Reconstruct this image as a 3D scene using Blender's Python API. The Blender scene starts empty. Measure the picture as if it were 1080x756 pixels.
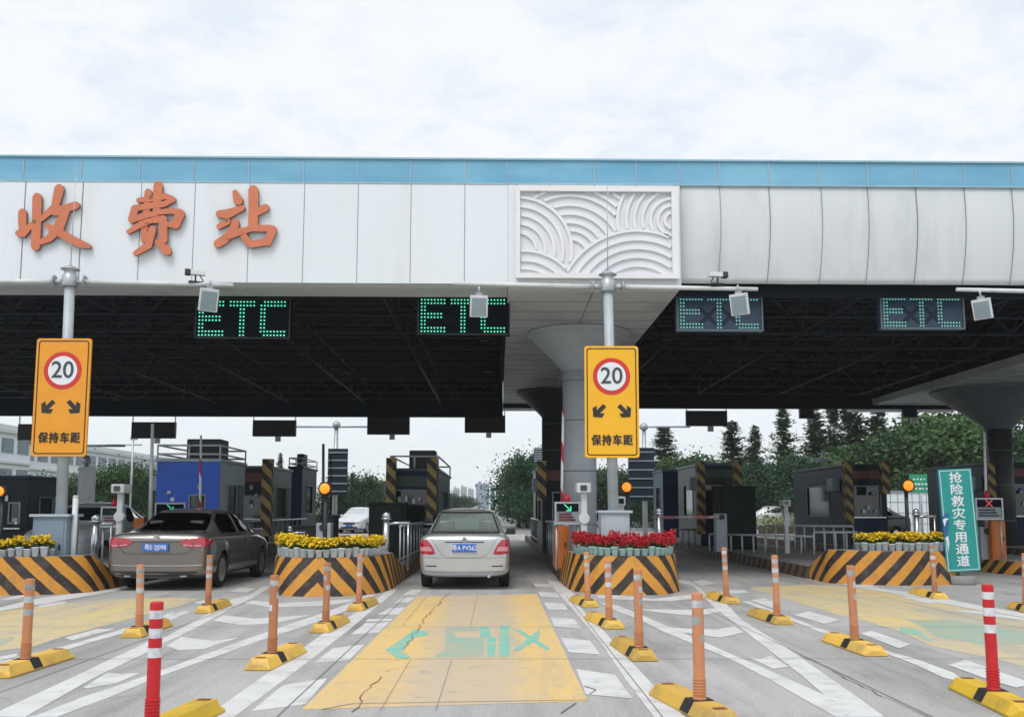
import bpy, bmesh, math, random
from mathutils import Vector, Matrix, noise
from mathutils.bvhtree import BVHTree
random.seed(7)
scene = bpy.context.scene
COL = scene.collection
R = math.radians
PI = math.pi

# ------------------------------------------------------------------ camera
CAMZ = 1.44
F = 1000.0; PX = 540.0; PY = 428.0
cam_data = bpy.data.cameras.new('camera'); cam = bpy.data.objects.new('camera', cam_data); COL.objects.link(cam)
scene.camera = cam
cam_data.sensor_width = 36.0
cam_data.lens = 36.0 * F / 1080.0
cam_data.shift_y = (PY - 378.0) / 1080.0
cam_data.clip_start = 0.05; cam_data.clip_end = 9000
ROT = Matrix.Rotation(-R(0.80), 3, 'Z') @ Matrix.Rotation(R(90 + 6.277), 3, 'X') @ Matrix.Rotation(R(0.10), 3, 'Z')
cam.matrix_world = Matrix.Translation((0, 0, CAMZ)) @ ROT.to_4x4()
CAM = Vector((0, 0, CAMZ))
def ray(px, py): return ROT @ Vector(((px - PX) / F, (PY - py) / F, -1.0))
def G(px, py, h=0.0):            # measured point on the level h
    d = ray(px, py); t = (h - CAMZ) / d.z; return CAM + d * t
def V(px, py, Y):                # measured point at the depth Y
    d = ray(px, py); return CAM + d * (Y / d.y)

# ------------------------------------------------------------------ materials
MATS = {}
def mat(name, c1, c2=None, rough=0.6, metal=0.0, scale=3.0, detail=6.0, bump=0.0, bscale=40.0, spec=0.5,
        emit=None, estr=0.0, coat=0.0, alpha=None, dirt=None, dscale=1.2, damt=0.5, coords='Object', stretch=None):
    if name in MATS: return MATS[name]
    m = bpy.data.materials.new(name); m.use_nodes = True; nt = m.node_tree; N = nt.nodes; L = nt.links
    b = N['Principled BSDF']
    b.inputs['Roughness'].default_value = rough; b.inputs['Metallic'].default_value = metal
    b.inputs['Specular IOR Level'].default_value = spec; b.inputs['Coat Weight'].default_value = coat
    tc = N.new('ShaderNodeTexCoord'); vec = tc.outputs[coords]
    if stretch:
        mp = N.new('ShaderNodeMapping'); mp.inputs['Scale'].default_value = stretch
        L.new(vec, mp.inputs['Vector']); vec = mp.outputs['Vector']
    c2 = c2 or tuple(v * 0.82 for v in c1)
    nz = N.new('ShaderNodeTexNoise'); nz.inputs['Scale'].default_value = scale; nz.inputs['Detail'].default_value = detail
    L.new(vec, nz.inputs['Vector'])
    rp = N.new('ShaderNodeMapRange'); rp.inputs['From Min'].default_value = 0.3; rp.inputs['From Max'].default_value = 0.7
    L.new(nz.outputs['Fac'], rp.inputs['Value'])
    mx = N.new('ShaderNodeMix'); mx.data_type = 'RGBA'
    mx.inputs['A'].default_value = (*c1, 1); mx.inputs['B'].default_value = (*c2, 1)
    L.new(rp.outputs['Result'], mx.inputs['Factor']); col = mx.outputs['Result']
    if dirt:
        n2 = N.new('ShaderNodeTexNoise'); n2.inputs['Scale'].default_value = dscale; n2.inputs['Detail'].default_value = 9
        n2.inputs['Roughness'].default_value = 0.7
        L.new(vec, n2.inputs['Vector'])
        r2 = N.new('ShaderNodeMapRange'); r2.inputs['From Min'].default_value = 0.5; r2.inputs['From Max'].default_value = 0.68
        r2.inputs['To Max'].default_value = damt
        L.new(n2.outputs['Fac'], r2.inputs['Value'])
        m2 = N.new('ShaderNodeMix'); m2.data_type = 'RGBA'; m2.inputs['B'].default_value = (*dirt, 1)
        L.new(r2.outputs['Result'], m2.inputs['Factor']); L.new(col, m2.inputs['A']); col = m2.outputs['Result']
    L.new(col, b.inputs['Base Color'])
    if bump:
        n3 = N.new('ShaderNodeTexNoise'); n3.inputs['Scale'].default_value = bscale; n3.inputs['Detail'].default_value = 4
        L.new(vec, n3.inputs['Vector'])
        bp = N.new('ShaderNodeBump'); bp.inputs['Strength'].default_value = bump; bp.inputs['Distance'].default_value = 0.02
        L.new(n3.outputs['Fac'], bp.inputs['Height']); L.new(bp.outputs['Normal'], b.inputs['Normal'])
    if emit:
        b.inputs['Emission Color'].default_value = (*emit, 1); b.inputs['Emission Strength'].default_value = estr
    MATS[name] = m; return m

def glass_mat(name, tint, gloss=0.25, rough=0.02, body=None, bfac=0.0):
    m = bpy.data.materials.new(name); m.use_nodes = True; nt = m.node_tree; N = nt.nodes; L = nt.links
    N.remove(N['Principled BSDF']); out = N['Material Output']
    tr = N.new('ShaderNodeBsdfTransparent'); tr.inputs['Color'].default_value = (*tint, 1)
    gl = N.new('ShaderNodeBsdfGlossy'); gl.inputs['Roughness'].default_value = rough
    fr = N.new('ShaderNodeFresnel'); fr.inputs['IOR'].default_value = 1.5
    mr = N.new('ShaderNodeMapRange'); mr.inputs['From Max'].default_value = 0.6; mr.inputs['To Max'].default_value = 0.9
    mr.inputs['To Min'].default_value = gloss * 0.25; L.new(fr.outputs[0], mr.inputs['Value'])
    src = tr.outputs[0]
    if body:
        df = N.new('ShaderNodeBsdfDiffuse'); df.inputs['Color'].default_value = (*body, 1)
        m0 = N.new('ShaderNodeMixShader'); m0.inputs[0].default_value = bfac
        L.new(tr.outputs[0], m0.inputs[1]); L.new(df.outputs[0], m0.inputs[2]); src = m0.outputs[0]
    mx = N.new('ShaderNodeMixShader'); L.new(mr.outputs['Result'], mx.inputs[0]); L.new(src, mx.inputs[1]); L.new(gl.outputs[0], mx.inputs[2])
    L.new(mx.outputs[0], out.inputs['Surface']); return m

M_road = mat('road_concrete', (0.46, 0.453, 0.44), (0.36, 0.358, 0.352), 0.9, scale=0.35, detail=10, bump=0.25, bscale=60, spec=0.2,
             dirt=(0.13, 0.13, 0.13), dscale=0.55, damt=0.45, stretch=(1.6, 0.55, 1))
M_road2 = mat('far_road', (0.26, 0.26, 0.26), (0.2, 0.2, 0.2), 0.9, scale=0.1, spec=0.2)
M_soil = mat('soil', (0.10, 0.12, 0.06), (0.06, 0.09, 0.04), 0.95, scale=0.2)
M_island = mat('island_concrete', (0.33, 0.32, 0.30), (0.24, 0.235, 0.23), 0.85, scale=1.2, detail=8, bump=0.2, bscale=30)
M_white = mat('white_road_paint', (0.67, 0.67, 0.665), (0.59, 0.59, 0.59), 0.7, scale=2.2, detail=10, dirt=(0.30, 0.30, 0.30), dscale=2.6, damt=0.55, bump=0.2, bscale=70)
M_ochre = mat('yellow_road_paint', (0.76, 0.51, 0.17), (0.65, 0.47, 0.23), 0.75, scale=1.1, detail=10, dirt=(0.40, 0.355, 0.29), dscale=0.6, damt=0.95, bump=0.2, bscale=70, stretch=(2.0, 0.22, 1))
def lane_wear(m, x0, x1, col):
    nt = m.node_tree; N = nt.nodes; L = nt.links; b = N['Principled BSDF']; src = b.inputs['Base Color'].links[0].from_socket
    tc = N.new('ShaderNodeTexCoord'); sp = N.new('ShaderNodeSeparateXYZ'); L.new(tc.outputs['Object'], sp.inputs[0])
    nz = N.new('ShaderNodeTexNoise'); nz.inputs['Scale'].default_value = 0.8; nz.inputs['Detail'].default_value = 10; nz.inputs['Roughness'].default_value = 0.65; L.new(tc.outputs['Object'], nz.inputs['Vector'])
    ad = N.new('ShaderNodeMath'); ad.operation = 'MULTIPLY_ADD'; ad.inputs[1].default_value = 0.9; L.new(nz.outputs['Fac'], ad.inputs[0]); L.new(sp.outputs['X'], ad.inputs[2])
    c = N.new('ShaderNodeMath'); c.operation = 'SUBTRACT'; c.inputs[1].default_value = (x0+x1)/2 + 0.45; L.new(ad.outputs[0], c.inputs[0])
    ab = N.new('ShaderNodeMath'); ab.operation = 'ABSOLUTE'; L.new(c.outputs[0], ab.inputs[0])
    mr = N.new('ShaderNodeMapRange'); mr.interpolation_type = 'SMOOTHSTEP'; mr.inputs['From Min'].default_value = (x1-x0)/2*0.5; mr.inputs['From Max'].default_value = (x1-x0)/2*1.35; mr.inputs['To Min'].default_value = 0.72; mr.inputs['To Max'].default_value = 0.0
    L.new(ab.outputs[0], mr.inputs['Value']); mx = N.new('ShaderNodeMix'); mx.data_type = 'RGBA'; mx.inputs['B'].default_value = (*col, 1)
    L.new(mr.outputs['Result'], mx.inputs['Factor']); L.new(src, mx.inputs['A']); L.new(mx.outputs['Result'], b.inputs['Base Color'])
lane_wear(M_ochre, -0.85, 0.30, (0.50, 0.43, 0.35))
M_ochre2 = mat('worn_yellow_paint', (0.68, 0.52, 0.22), (0.50, 0.45, 0.34), 0.75, scale=0.9, detail=10, dirt=(0.33, 0.34, 0.34), dscale=0.7, damt=0.85, bump=0.2, bscale=70, stretch=(1.5, 0.3, 1))
M_teal = mat('teal_road_paint', (0.15, 0.50, 0.42), (0.26, 0.50, 0.40), 0.7, scale=3, detail=10, dirt=(0.55, 0.45, 0.22), dscale=4.0, damt=0.8)
M_tealf = mat('faded_teal_paint', (0.30, 0.44, 0.36), (0.40, 0.42, 0.32), 0.7, scale=1.6, detail=8, dirt=(0.46, 0.40, 0.25), dscale=1.3, damt=0.75)
M_crack = mat('crack_dark', (0.17, 0.145, 0.115), rough=0.95)
M_joint = mat('joint_sealant', (0.24, 0.235, 0.225), rough=0.95)

M_wpanel = mat('white_aluminium_panel', (0.75, 0.79, 0.825), (0.71, 0.75, 0.785), 0.45, scale=0.3, dirt=(0.62, 0.63, 0.64), dscale=0.5, damt=0.5, stretch=(1.5, 1, 0.3))
M_gpanel = mat('grey_fabric_panel', (0.68, 0.71, 0.73), (0.63, 0.66, 0.685), 0.5, scale=0.5, dirt=(0.37, 0.40, 0.38), dscale=0.45, damt=0.45, stretch=(1.5, 1, 0.3))
M_soffit = mat('soffit_panel', (0.66, 0.68, 0.69), (0.60, 0.62, 0.63), 0.5, scale=0.4, dirt=(0.32, 0.34, 0.35), dscale=0.5, damt=0.6)
M_seam = mat('panel_seam', (0.20, 0.24, 0.26), rough=0.7)
M_blue = mat('blue_glass_band', (0.10, 0.33, 0.50), (0.20, 0.46, 0.62), 0.25, scale=0.8, detail=3, spec=0.7, stretch=(0.6, 1, 2.0))
M_cap = mat('band_cap', (0.30, 0.50, 0.60), rough=0.4)
M_relief = mat('relief_white', (0.80, 0.80, 0.81), (0.74, 0.74, 0.75), 0.5, scale=2)
M_reliefb = mat('relief_back', (0.72, 0.72, 0.765), (0.69, 0.69, 0.735), 0.6, scale=2)
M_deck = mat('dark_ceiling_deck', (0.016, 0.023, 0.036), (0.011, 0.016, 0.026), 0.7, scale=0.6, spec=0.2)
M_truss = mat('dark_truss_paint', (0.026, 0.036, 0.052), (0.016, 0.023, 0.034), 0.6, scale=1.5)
M_colm = mat('column_cladding', (0.50, 0.545, 0.59), (0.44, 0.485, 0.53), 0.45, scale=0.8, dirt=(0.26, 0.28, 0.30), dscale=0.8, damt=0.4)
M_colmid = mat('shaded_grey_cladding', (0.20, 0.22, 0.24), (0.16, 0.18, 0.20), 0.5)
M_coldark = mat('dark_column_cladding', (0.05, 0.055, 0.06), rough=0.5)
M_orange_letter = mat('orange_letter_face', (0.62, 0.185, 0.085), (0.54, 0.16, 0.08), 0.5, scale=4)
M_letter_side = mat('letter_side', (0.26, 0.12, 0.07), (0.20, 0.13, 0.06), 0.5, scale=4)
M_galv = mat('galvanised_steel', (0.50, 0.53, 0.56), (0.40, 0.43, 0.46), 0.4, 0.45, scale=5, dirt=(0.28, 0.29, 0.30), dscale=3, damt=0.5)
M_stain = mat('stainless_steel', (0.58, 0.60, 0.62), (0.45, 0.47, 0.49), 0.25, 0.85, scale=5)
M_wmetal = mat('white_powder_coat', (0.68, 0.70, 0.71), (0.60, 0.62, 0.63), 0.4, scale=3, dirt=(0.40, 0.41, 0.40), dscale=3, damt=0.4)
M_pole = mat('pole_grey_paint', (0.46, 0.51, 0.54), (0.38, 0.43, 0.46), 0.4, scale=1.5, dirt=(0.26, 0.28, 0.29), dscale=2, damt=0.4)
M_gmetal = mat('grey_plastic_cover', (0.27, 0.33, 0.36), (0.22, 0.28, 0.31), 0.5, scale=3)
M_cab = mat('cabinet_paint', (0.42, 0.48, 0.53), (0.36, 0.42, 0.47), 0.4, scale=2, dirt=(0.25, 0.27, 0.28), dscale=2.5, damt=0.4)
M_cabb = mat('blue_grey_cabinet_paint', (0.20, 0.27, 0.35), (0.17, 0.23, 0.30), 0.4, scale=2, dirt=(0.15, 0.18, 0.2), dscale=2.5, damt=0.4)
M_dark = mat('dark_metal', (0.025, 0.028, 0.033), (0.018, 0.02, 0.024), 0.5, scale=3)
M_black = mat('black_rubber', (0.015, 0.015, 0.016), rough=0.75)
M_signy = mat('sign_yellow_film', (0.87, 0.46, 0.012), (0.83, 0.42, 0.01), 0.5, scale=2, dirt=(0.62, 0.36, 0.05), dscale=3, damt=0.25)
M_signo = mat('sign_amber_film', (0.80, 0.33, 0.018), (0.75, 0.30, 0.015), 0.5, scale=2, dirt=(0.55, 0.27, 0.05), dscale=3, damt=0.3)
M_ink = mat('sign_black_film', (0.022, 0.02, 0.018), rough=0.5)
M_ink2 = mat('sign_dark_grey_film', (0.045, 0.065, 0.07), rough=0.5)
M_red = mat('sign_red_film', (0.62, 0.03, 0.025), (0.55, 0.03, 0.02), 0.5)
M_signw = mat('sign_white_film', (0.76, 0.79, 0.82), (0.70, 0.73, 0.77), 0.5)
M_postr = mat('red_post_plastic', (0.60, 0.012, 0.02), (0.50, 0.012, 0.018), 0.42, scale=5, dirt=(0.35, 0.06, 0.05), dscale=9, damt=0.5)
M_posto = mat('faded_orange_post_plastic', (0.57, 0.235, 0.10), (0.49, 0.21, 0.105), 0.6, scale=5, dirt=(0.34, 0.19, 0.13), dscale=9, damt=0.6)
M_band = mat('worn_reflective_band', (0.60, 0.61, 0.62), (0.44, 0.45, 0.46), 0.4, scale=14, dirt=(0.22, 0.22, 0.22), dscale=12, damt=0.9)
M_band2 = mat('white_reflective_band', (0.72, 0.73, 0.76), (0.60, 0.61, 0.64), 0.35, scale=14, dirt=(0.34, 0.34, 0.35), dscale=14, damt=0.7)
M_basey = mat('yellow_rubber_base', (0.80, 0.52, 0.03), (0.70, 0.45, 0.035), 0.55, scale=3, dirt=(0.38, 0.26, 0.06), dscale=4, damt=0.55)
M_basef = mat('faded_yellow_rubber_base', (0.82, 0.50, 0.075), (0.70, 0.44, 0.09), 0.6, scale=3, dirt=(0.36, 0.27, 0.12), dscale=4, damt=0.6)
M_refl = mat('amber_reflector', (0.28, 0.10, 0.03), rough=0.3)
M_leaf = mat('foliage_mid', (0.055, 0.108, 0.032), (0.022, 0.050, 0.017), 0.7, scale=0.8, detail=3, spec=0.25)
M_leafd = mat('foliage_dark', (0.034, 0.076, 0.036), (0.014, 0.036, 0.020), 0.7, scale=0.7, detail=3, spec=0.2)
M_leafl = mat('foliage_light', (0.10, 0.16, 0.035), (0.045, 0.085, 0.022), 0.7, scale=0.8, detail=3, spec=0.25)
M_bark = mat('bark', (0.08, 0.06, 0.045), rough=0.9)
M_potl = mat('flower_leaf', (0.07, 0.13, 0.03), (0.03, 0.07, 0.02), 0.7, scale=20)
M_yel = mat('yellow_petal', (0.90, 0.72, 0.03), (0.86, 0.60, 0.015), 0.6, scale=25)
M_redp = mat('red_petal', (0.62, 0.02, 0.035), (0.42, 0.01, 0.03), 0.6, scale=25)
M_pot = mat('white_plastic_pot', (0.70, 0.77, 0.80), (0.60, 0.68, 0.71), 0.5, scale=9)
M_potb = mat('pale_blue_plastic_pot', (0.42, 0.66, 0.66), (0.50, 0.70, 0.70), 0.5, scale=9)
M_booth = mat('booth_dark_panel', (0.014, 0.018, 0.027), (0.010, 0.013, 0.02), 0.35, scale=1, spec=0.2)
M_boothg = mat('booth_grey_panel', (0.026, 0.048, 0.066), (0.018, 0.036, 0.052), 0.4, scale=1, spec=0.2)
M_boothq = mat('booth_blue_grey_panel', (0.085, 0.14, 0.17), (0.065, 0.11, 0.14), 0.35, scale=1, spec=0.3)
M_boothb = mat('booth_blue_panel', (0.018, 0.12, 0.66), (0.015, 0.10, 0.56), 0.45, scale=1, dirt=(0.02, 0.06, 0.22), dscale=0.8, damt=0.4)
M_boothn = mat('booth_navy_panel', (0.016, 0.03, 0.10), (0.012, 0.022, 0.07), 0.4, scale=1, spec=0.2)
M_boothl = mat('booth_pale_panel', (0.36, 0.46, 0.52), (0.30, 0.40, 0.46), 0.45, scale=1)
M_bgreen = mat('dark_green_panel', (0.012, 0.022, 0.021), (0.008, 0.015, 0.015), 0.6, scale=1, spec=0.2)
M_pane = mat('dark_window_pane', (0.02, 0.025, 0.03), (0.012, 0.015, 0.02), 0.08, scale=1, spec=0.7)
M_bandred = mat('unlit_red_header', (0.14, 0.015, 0.02), rough=0.4)
M_bandgrn = mat('unlit_green_header', (0.012, 0.06, 0.035), rough=0.4)
M_stripey = mat('stripe_dull_yellow', (0.36, 0.24, 0.07), (0.28, 0.19, 0.06), 0.6, scale=6)
M_orangebox = mat('orange_cabinet', (0.62, 0.17, 0.025), (0.52, 0.14, 0.02), 0.5, scale=2)
M_amber = mat('amber_lens', (0.8, 0.3, 0.03), rough=0.3, emit=(1.0, 0.26, 0.02), estr=0.6)
M_led = mat('led_green', (0.1, 0.6, 0.4), rough=0.4, emit=(0.10, 0.78, 0.50), estr=0.75)
M_ledr = mat('led_green_dim', (0.2, 0.6, 0.5), rough=0.4, emit=(0.25, 0.66, 0.58), estr=0.45)
M_ledg = mat('led_arrow', (0.1, 0.8, 0.4), rough=0.4, emit=(0.05, 0.7, 0.30), estr=0.25)
M_ledred = mat('led_red', (0.8, 0.1, 0.1), rough=0.4, emit=(0.9, 0.08, 0.08), estr=0.12)
M_ledface = mat('led_board_face', (0.006, 0.010, 0.016), (0.005, 0.008, 0.013), 0.8, spec=0.1)
M_ledface2 = mat('led_board_face_reflection', (0.06, 0.11, 0.19), (0.045, 0.085, 0.15), 0.4, scale=2)  # blue-grey reflection on the right boards put into their face colour
M_teals = mat('teal_sign_film', (0.014, 0.30, 0.27), (0.012, 0.26, 0.24), 0.45, scale=2)
M_bluef = mat('blue_sign_side', (0.012, 0.13, 0.30), rough=0.45)
M_bwall = mat('white_building_wall', (0.74, 0.79, 0.82), (0.68, 0.73, 0.77), 0.7, scale=0.1)
M_bwin = mat('far_window_glass', (0.10, 0.15, 0.19), (0.07, 0.11, 0.15), 0.15, scale=0.2)
M_tower = mat('tower_wall', (0.30, 0.33, 0.37), (0.25, 0.28, 0.33), 0.8, scale=0.02)
M_towerb = mat('tower_blue_glass', (0.08, 0.20, 0.36), (0.06, 0.17, 0.31), 0.3, scale=0.02)
M_silver = mat('silver_car_paint', (0.55, 0.565, 0.575), (0.52, 0.535, 0.545), 0.26, 0.6, scale=1, coat=0.6, dirt=(0.38, 0.375, 0.36), dscale=2, damt=0.25)
M_bronze = mat('bronze_grey_car_paint', (0.20, 0.182, 0.170), (0.18, 0.166, 0.156), 0.24, 0.55, scale=1, coat=0.8)
M_whitecar = mat('white_car_paint', (0.62, 0.66, 0.68), rough=0.3, coat=0.5)
M_blackcar = mat('black_car_paint', (0.03, 0.03, 0.035), rough=0.3, coat=0.5)
M_chrome = mat('chrome_trim', (0.7, 0.71, 0.72), rough=0.12, metal=1.0)
M_tail = mat('tail_lamp_red', (0.42, 0.008, 0.03), (0.36, 0.006, 0.02), 0.12, scale=8, spec=0.8, coat=0.6)
M_tailp = mat('tail_lamp_pink', (0.62, 0.28, 0.32), (0.55, 0.22, 0.26), 0.15, scale=10, coat=0.6)
M_lampw = mat('head_lamp_lens', (0.55, 0.58, 0.6), (0.30, 0.32, 0.34), 0.1, scale=10, coat=0.6)
M_alloy = mat('alloy_rim', (0.62, 0.63, 0.65), rough=0.25, metal=0.8)
M_plate = mat('number_plate_blue', (0.02, 0.12, 0.50), (0.03, 0.14, 0.5), 0.4, scale=8)
M_plastic = mat('dark_plastic_trim', (0.03, 0.03, 0.032), rough=0.6)
M_seat = mat('seat_fabric', (0.30, 0.30, 0.28), (0.24, 0.24, 0.23), 0.8, scale=6)
M_seatd = mat('dark_seat_fabric', (0.05, 0.05, 0.05), rough=0.8)
M_glass = glass_mat('car_glass', (0.62, 0.72, 0.68), 0.35, body=(0.56, 0.66, 0.61), bfac=0.26)
M_glassd = glass_mat('tinted_car_glass', (0.03, 0.035, 0.04), 0.25)

def vary(m, lo, hi):
    nt = m.node_tree; N = nt.nodes; L = nt.links; b = N['Principled BSDF']; src = b.inputs['Base Color'].links[0].from_socket
    oi = N.new('ShaderNodeObjectInfo'); mr = N.new('ShaderNodeMapRange'); mr.inputs['To Min'].default_value = lo; mr.inputs['To Max'].default_value = hi; L.new(oi.outputs['Random'], mr.inputs['Value'])
    vm = N.new('ShaderNodeVectorMath'); vm.operation = 'SCALE'; L.new(src, vm.inputs[0]); L.new(mr.outputs['Result'], vm.inputs['Scale']); L.new(vm.outputs[0], b.inputs['Base Color'])
for m_, lo_, hi_ in ((M_posto, 0.8, 1.15), (M_basef, 0.72, 1.1), (M_basey, 0.85, 1.05), (M_band, 0.6, 1.1), (M_leaf, 0.75, 1.35), (M_leafd, 0.75, 1.4), (M_pot, 0.85, 1.1), (M_yel, 0.88, 1.05), (M_potl, 0.7, 1.3)): vary(m_, lo_, hi_)
def grit(m):
    nt = m.node_tree; N = nt.nodes; L = nt.links; b = N['Principled BSDF']; src = b.inputs['Base Color'].links[0].from_socket
    tc = N.new('ShaderNodeTexCoord'); n = N.new('ShaderNodeTexNoise'); n.inputs['Scale'].default_value = 55; n.inputs['Detail'].default_value = 3; L.new(tc.outputs['Object'], n.inputs['Vector'])
    r = N.new('ShaderNodeMapRange'); r.inputs['From Min'].default_value = 0.3; r.inputs['From Max'].default_value = 0.7; r.inputs['To Min'].default_value = 0.80; r.inputs['To Max'].default_value = 1.16; L.new(n.outputs['Fac'], r.inputs['Value'])
    # drips and tyre-black streaks along the lanes
    mp = N.new('ShaderNodeMapping'); mp.inputs['Scale'].default_value = (1.9, 0.13, 1); L.new(tc.outputs['Object'], mp.inputs['Vector'])
    n2 = N.new('ShaderNodeTexNoise'); n2.inputs['Scale'].default_value = 1.3; n2.inputs['Detail'].default_value = 8; n2.inputs['Roughness'].default_value = 0.65; L.new(mp.outputs[0], n2.inputs['Vector'])
    r2 = N.new('ShaderNodeMapRange'); r2.inputs['From Min'].default_value = 0.46; r2.inputs['From Max'].default_value = 0.72; r2.inputs['To Min'].default_value = 1.0; r2.inputs['To Max'].default_value = 0.72; L.new(n2.outputs['Fac'], r2.inputs['Value'])
    n3 = N.new('ShaderNodeTexNoise'); n3.inputs['Scale'].default_value = 2.3; n3.inputs['Detail'].default_value = 2; L.new(tc.outputs['Object'], n3.inputs['Vector'])
    r3 = N.new('ShaderNodeMapRange'); r3.inputs['From Min'].default_value = 0.70; r3.inputs['From Max'].default_value = 0.76; r3.inputs['To Min'].default_value = 1.0; r3.inputs['To Max'].default_value = 0.7; L.new(n3.outputs['Fac'], r3.inputs['Value'])
    m1 = N.new('ShaderNodeMath'); m1.operation = 'MULTIPLY'; L.new(r.outputs['Result'], m1.inputs[0]); L.new(r2.outputs['Result'], m1.inputs[1])
    m2 = N.new('ShaderNodeMath'); m2.operation = 'MULTIPLY'; L.new(m1.outputs[0], m2.inputs[0]); L.new(r3.outputs['Result'], m2.inputs[1])
    vm = N.new('ShaderNodeVectorMath'); vm.operation = 'SCALE'; L.new(src, vm.inputs[0]); L.new(m2.outputs[0], vm.inputs['Scale']); L.new(vm.outputs[0], b.inputs['Base Color'])
grit(M_road)
def chips(m, base, scale=5.0, lo=0.60, hi=0.64, amt=0.85):
    nt = m.node_tree; N = nt.nodes; L = nt.links; b = N['Principled BSDF']; src = b.inputs['Base Color'].links[0].from_socket
    tc = N.new('ShaderNodeTexCoord'); n = N.new('ShaderNodeTexNoise'); n.inputs['Scale'].default_value = scale; n.inputs['Detail'].default_value = 12; n.inputs['Roughness'].default_value = 0.75; L.new(tc.outputs['Object'], n.inputs['Vector'])
    r = N.new('ShaderNodeMapRange'); r.inputs['From Min'].default_value = lo; r.inputs['From Max'].default_value = hi; r.inputs['To Max'].default_value = amt; L.new(n.outputs['Fac'], r.inputs['Value'])
    mx = N.new('ShaderNodeMix'); mx.data_type = 'RGBA'; mx.inputs['B'].default_value = (*base, 1); L.new(r.outputs['Result'], mx.inputs['Factor']); L.new(src, mx.inputs['A']); L.new(mx.outputs['Result'], b.inputs['Base Color'])
chips(M_white, (0.40, 0.40, 0.40), 4.0, 0.57, 0.64, 0.6); chips(M_ochre, (0.38, 0.35, 0.31), 3.5, 0.56, 0.62, 0.65); chips(M_ochre2, (0.36, 0.35, 0.33), 3.0, 0.52, 0.64, 0.8); chips(M_teal, (0.50, 0.43, 0.24), 6.0, 0.56, 0.60, 0.8)
# striped nose material, driven by the perimeter coordinate (u) and the height (v)
def stripe_mat(name, ca, cb, period, duty=0.5, chevron=True, wear=0.25):
    m = bpy.data.materials.new(name); m.use_nodes = True; nt = m.node_tree; N = nt.nodes; L = nt.links; b = N['Principled BSDF']
    b.inputs['Roughness'].default_value = 0.6
    uv = N.new('ShaderNodeUVMap'); uv.uv_map = 'UVMap'; sp = N.new('ShaderNodeSeparateXYZ'); L.new(uv.outputs[0], sp.inputs[0])
    ab = N.new('ShaderNodeMath'); ab.operation = 'ABSOLUTE' if chevron else 'ADD'
    L.new(sp.outputs['X'], ab.inputs[0])
    if not chevron: ab.inputs[1].default_value = 0
    tc = N.new('ShaderNodeTexCoord')
    ad = N.new('ShaderNodeMath'); ad.operation = 'ADD'; L.new(ab.outputs[0], ad.inputs[0]); L.new(sp.outputs['Y'], ad.inputs[1])
    jit = N.new('ShaderNodeTexNoise'); jit.inputs['Scale'].default_value = 5; L.new(tc.outputs['Object'], jit.inputs['Vector'])
    js = N.new('ShaderNodeMath'); js.operation = 'MULTIPLY_ADD'; js.inputs[1].default_value = 0.035; L.new(jit.outputs['Fac'], js.inputs[0]); L.new(ad.outputs[0], js.inputs[2])
    dv = N.new('ShaderNodeMath'); dv.operation = 'DIVIDE'; dv.inputs[1].default_value = period; L.new(js.outputs[0], dv.inputs[0])
    fr = N.new('ShaderNodeMath'); fr.operation = 'FRACT'; L.new(dv.outputs[0], fr.inputs[0])
    lt = N.new('ShaderNodeMapRange'); lt.inputs['From Min'].default_value = duty - 0.015; lt.inputs['From Max'].default_value = duty + 0.015
    L.new(fr.outputs[0], lt.inputs['Value'])
    mx = N.new('ShaderNodeMix'); mx.data_type = 'RGBA'; mx.inputs['A'].default_value = (*ca, 1); mx.inputs['B'].default_value = (*cb, 1)
    L.new(lt.outputs['Result'], mx.inputs['Factor'])
    n2 = N.new('ShaderNodeTexNoise'); n2.inputs['Scale'].default_value = 6; n2.inputs['Detail'].default_value = 9; n2.inputs['Roughness'].default_value = 0.7
    L.new(tc.outputs['Object'], n2.inputs['Vector'])
    r2 = N.new('ShaderNodeMapRange'); r2.inputs['From Min'].default_value = 0.48; r2.inputs['From Max'].default_value = 0.72; r2.inputs['To Max'].default_value = wear
    L.new(n2.outputs['Fac'], r2.inputs['Value'])
    m2 = N.new('ShaderNodeMix'); m2.data_type = 'RGBA'; m2.inputs['B'].default_value = (0.16, 0.12, 0.09, 1)
    L.new(r2.outputs['Result'], m2.inputs['Factor']); L.new(mx.outputs['Result'], m2.inputs['A'])
    L.new(m2.outputs['Result'], b.inputs['Base Color'])
    bp = N.new('ShaderNodeBump'); bp.inputs['Strength'].default_value = 0.3; bp.inputs['Distance'].default_value = 0.02
    L.new(n2.outputs['Fac'], bp.inputs['Height']); L.new(bp.outputs['Normal'], b.inputs['Normal'])
    return m
M_chev = stripe_mat('chevron_paint', (0.60, 0.265, 0.028), (0.022, 0.015, 0.013), 0.47, 0.53, True, 0.5)
M_kerb = stripe_mat('worn_kerb_paint', (0.20, 0.11, 0.06), (0.03, 0.022, 0.02), 0.50, 0.5, True, 0.8)
M_poststripe = stripe_mat('post_stripe_paint', (0.36, 0.25, 0.07), (0.02, 0.02, 0.02), 0.42, 0.5, False, 0.4)
M_boomstripe = stripe_mat('boom_stripe_paint', (0.72, 0.73, 0.76), (0.45, 0.03, 0.05), 1.0, 0.62, False, 0.15)
M_boompink = stripe_mat('faded_boom_paint', (0.62, 0.60, 0.60), (0.60, 0.20, 0.24), 0.9, 0.5, False, 0.2)

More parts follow.
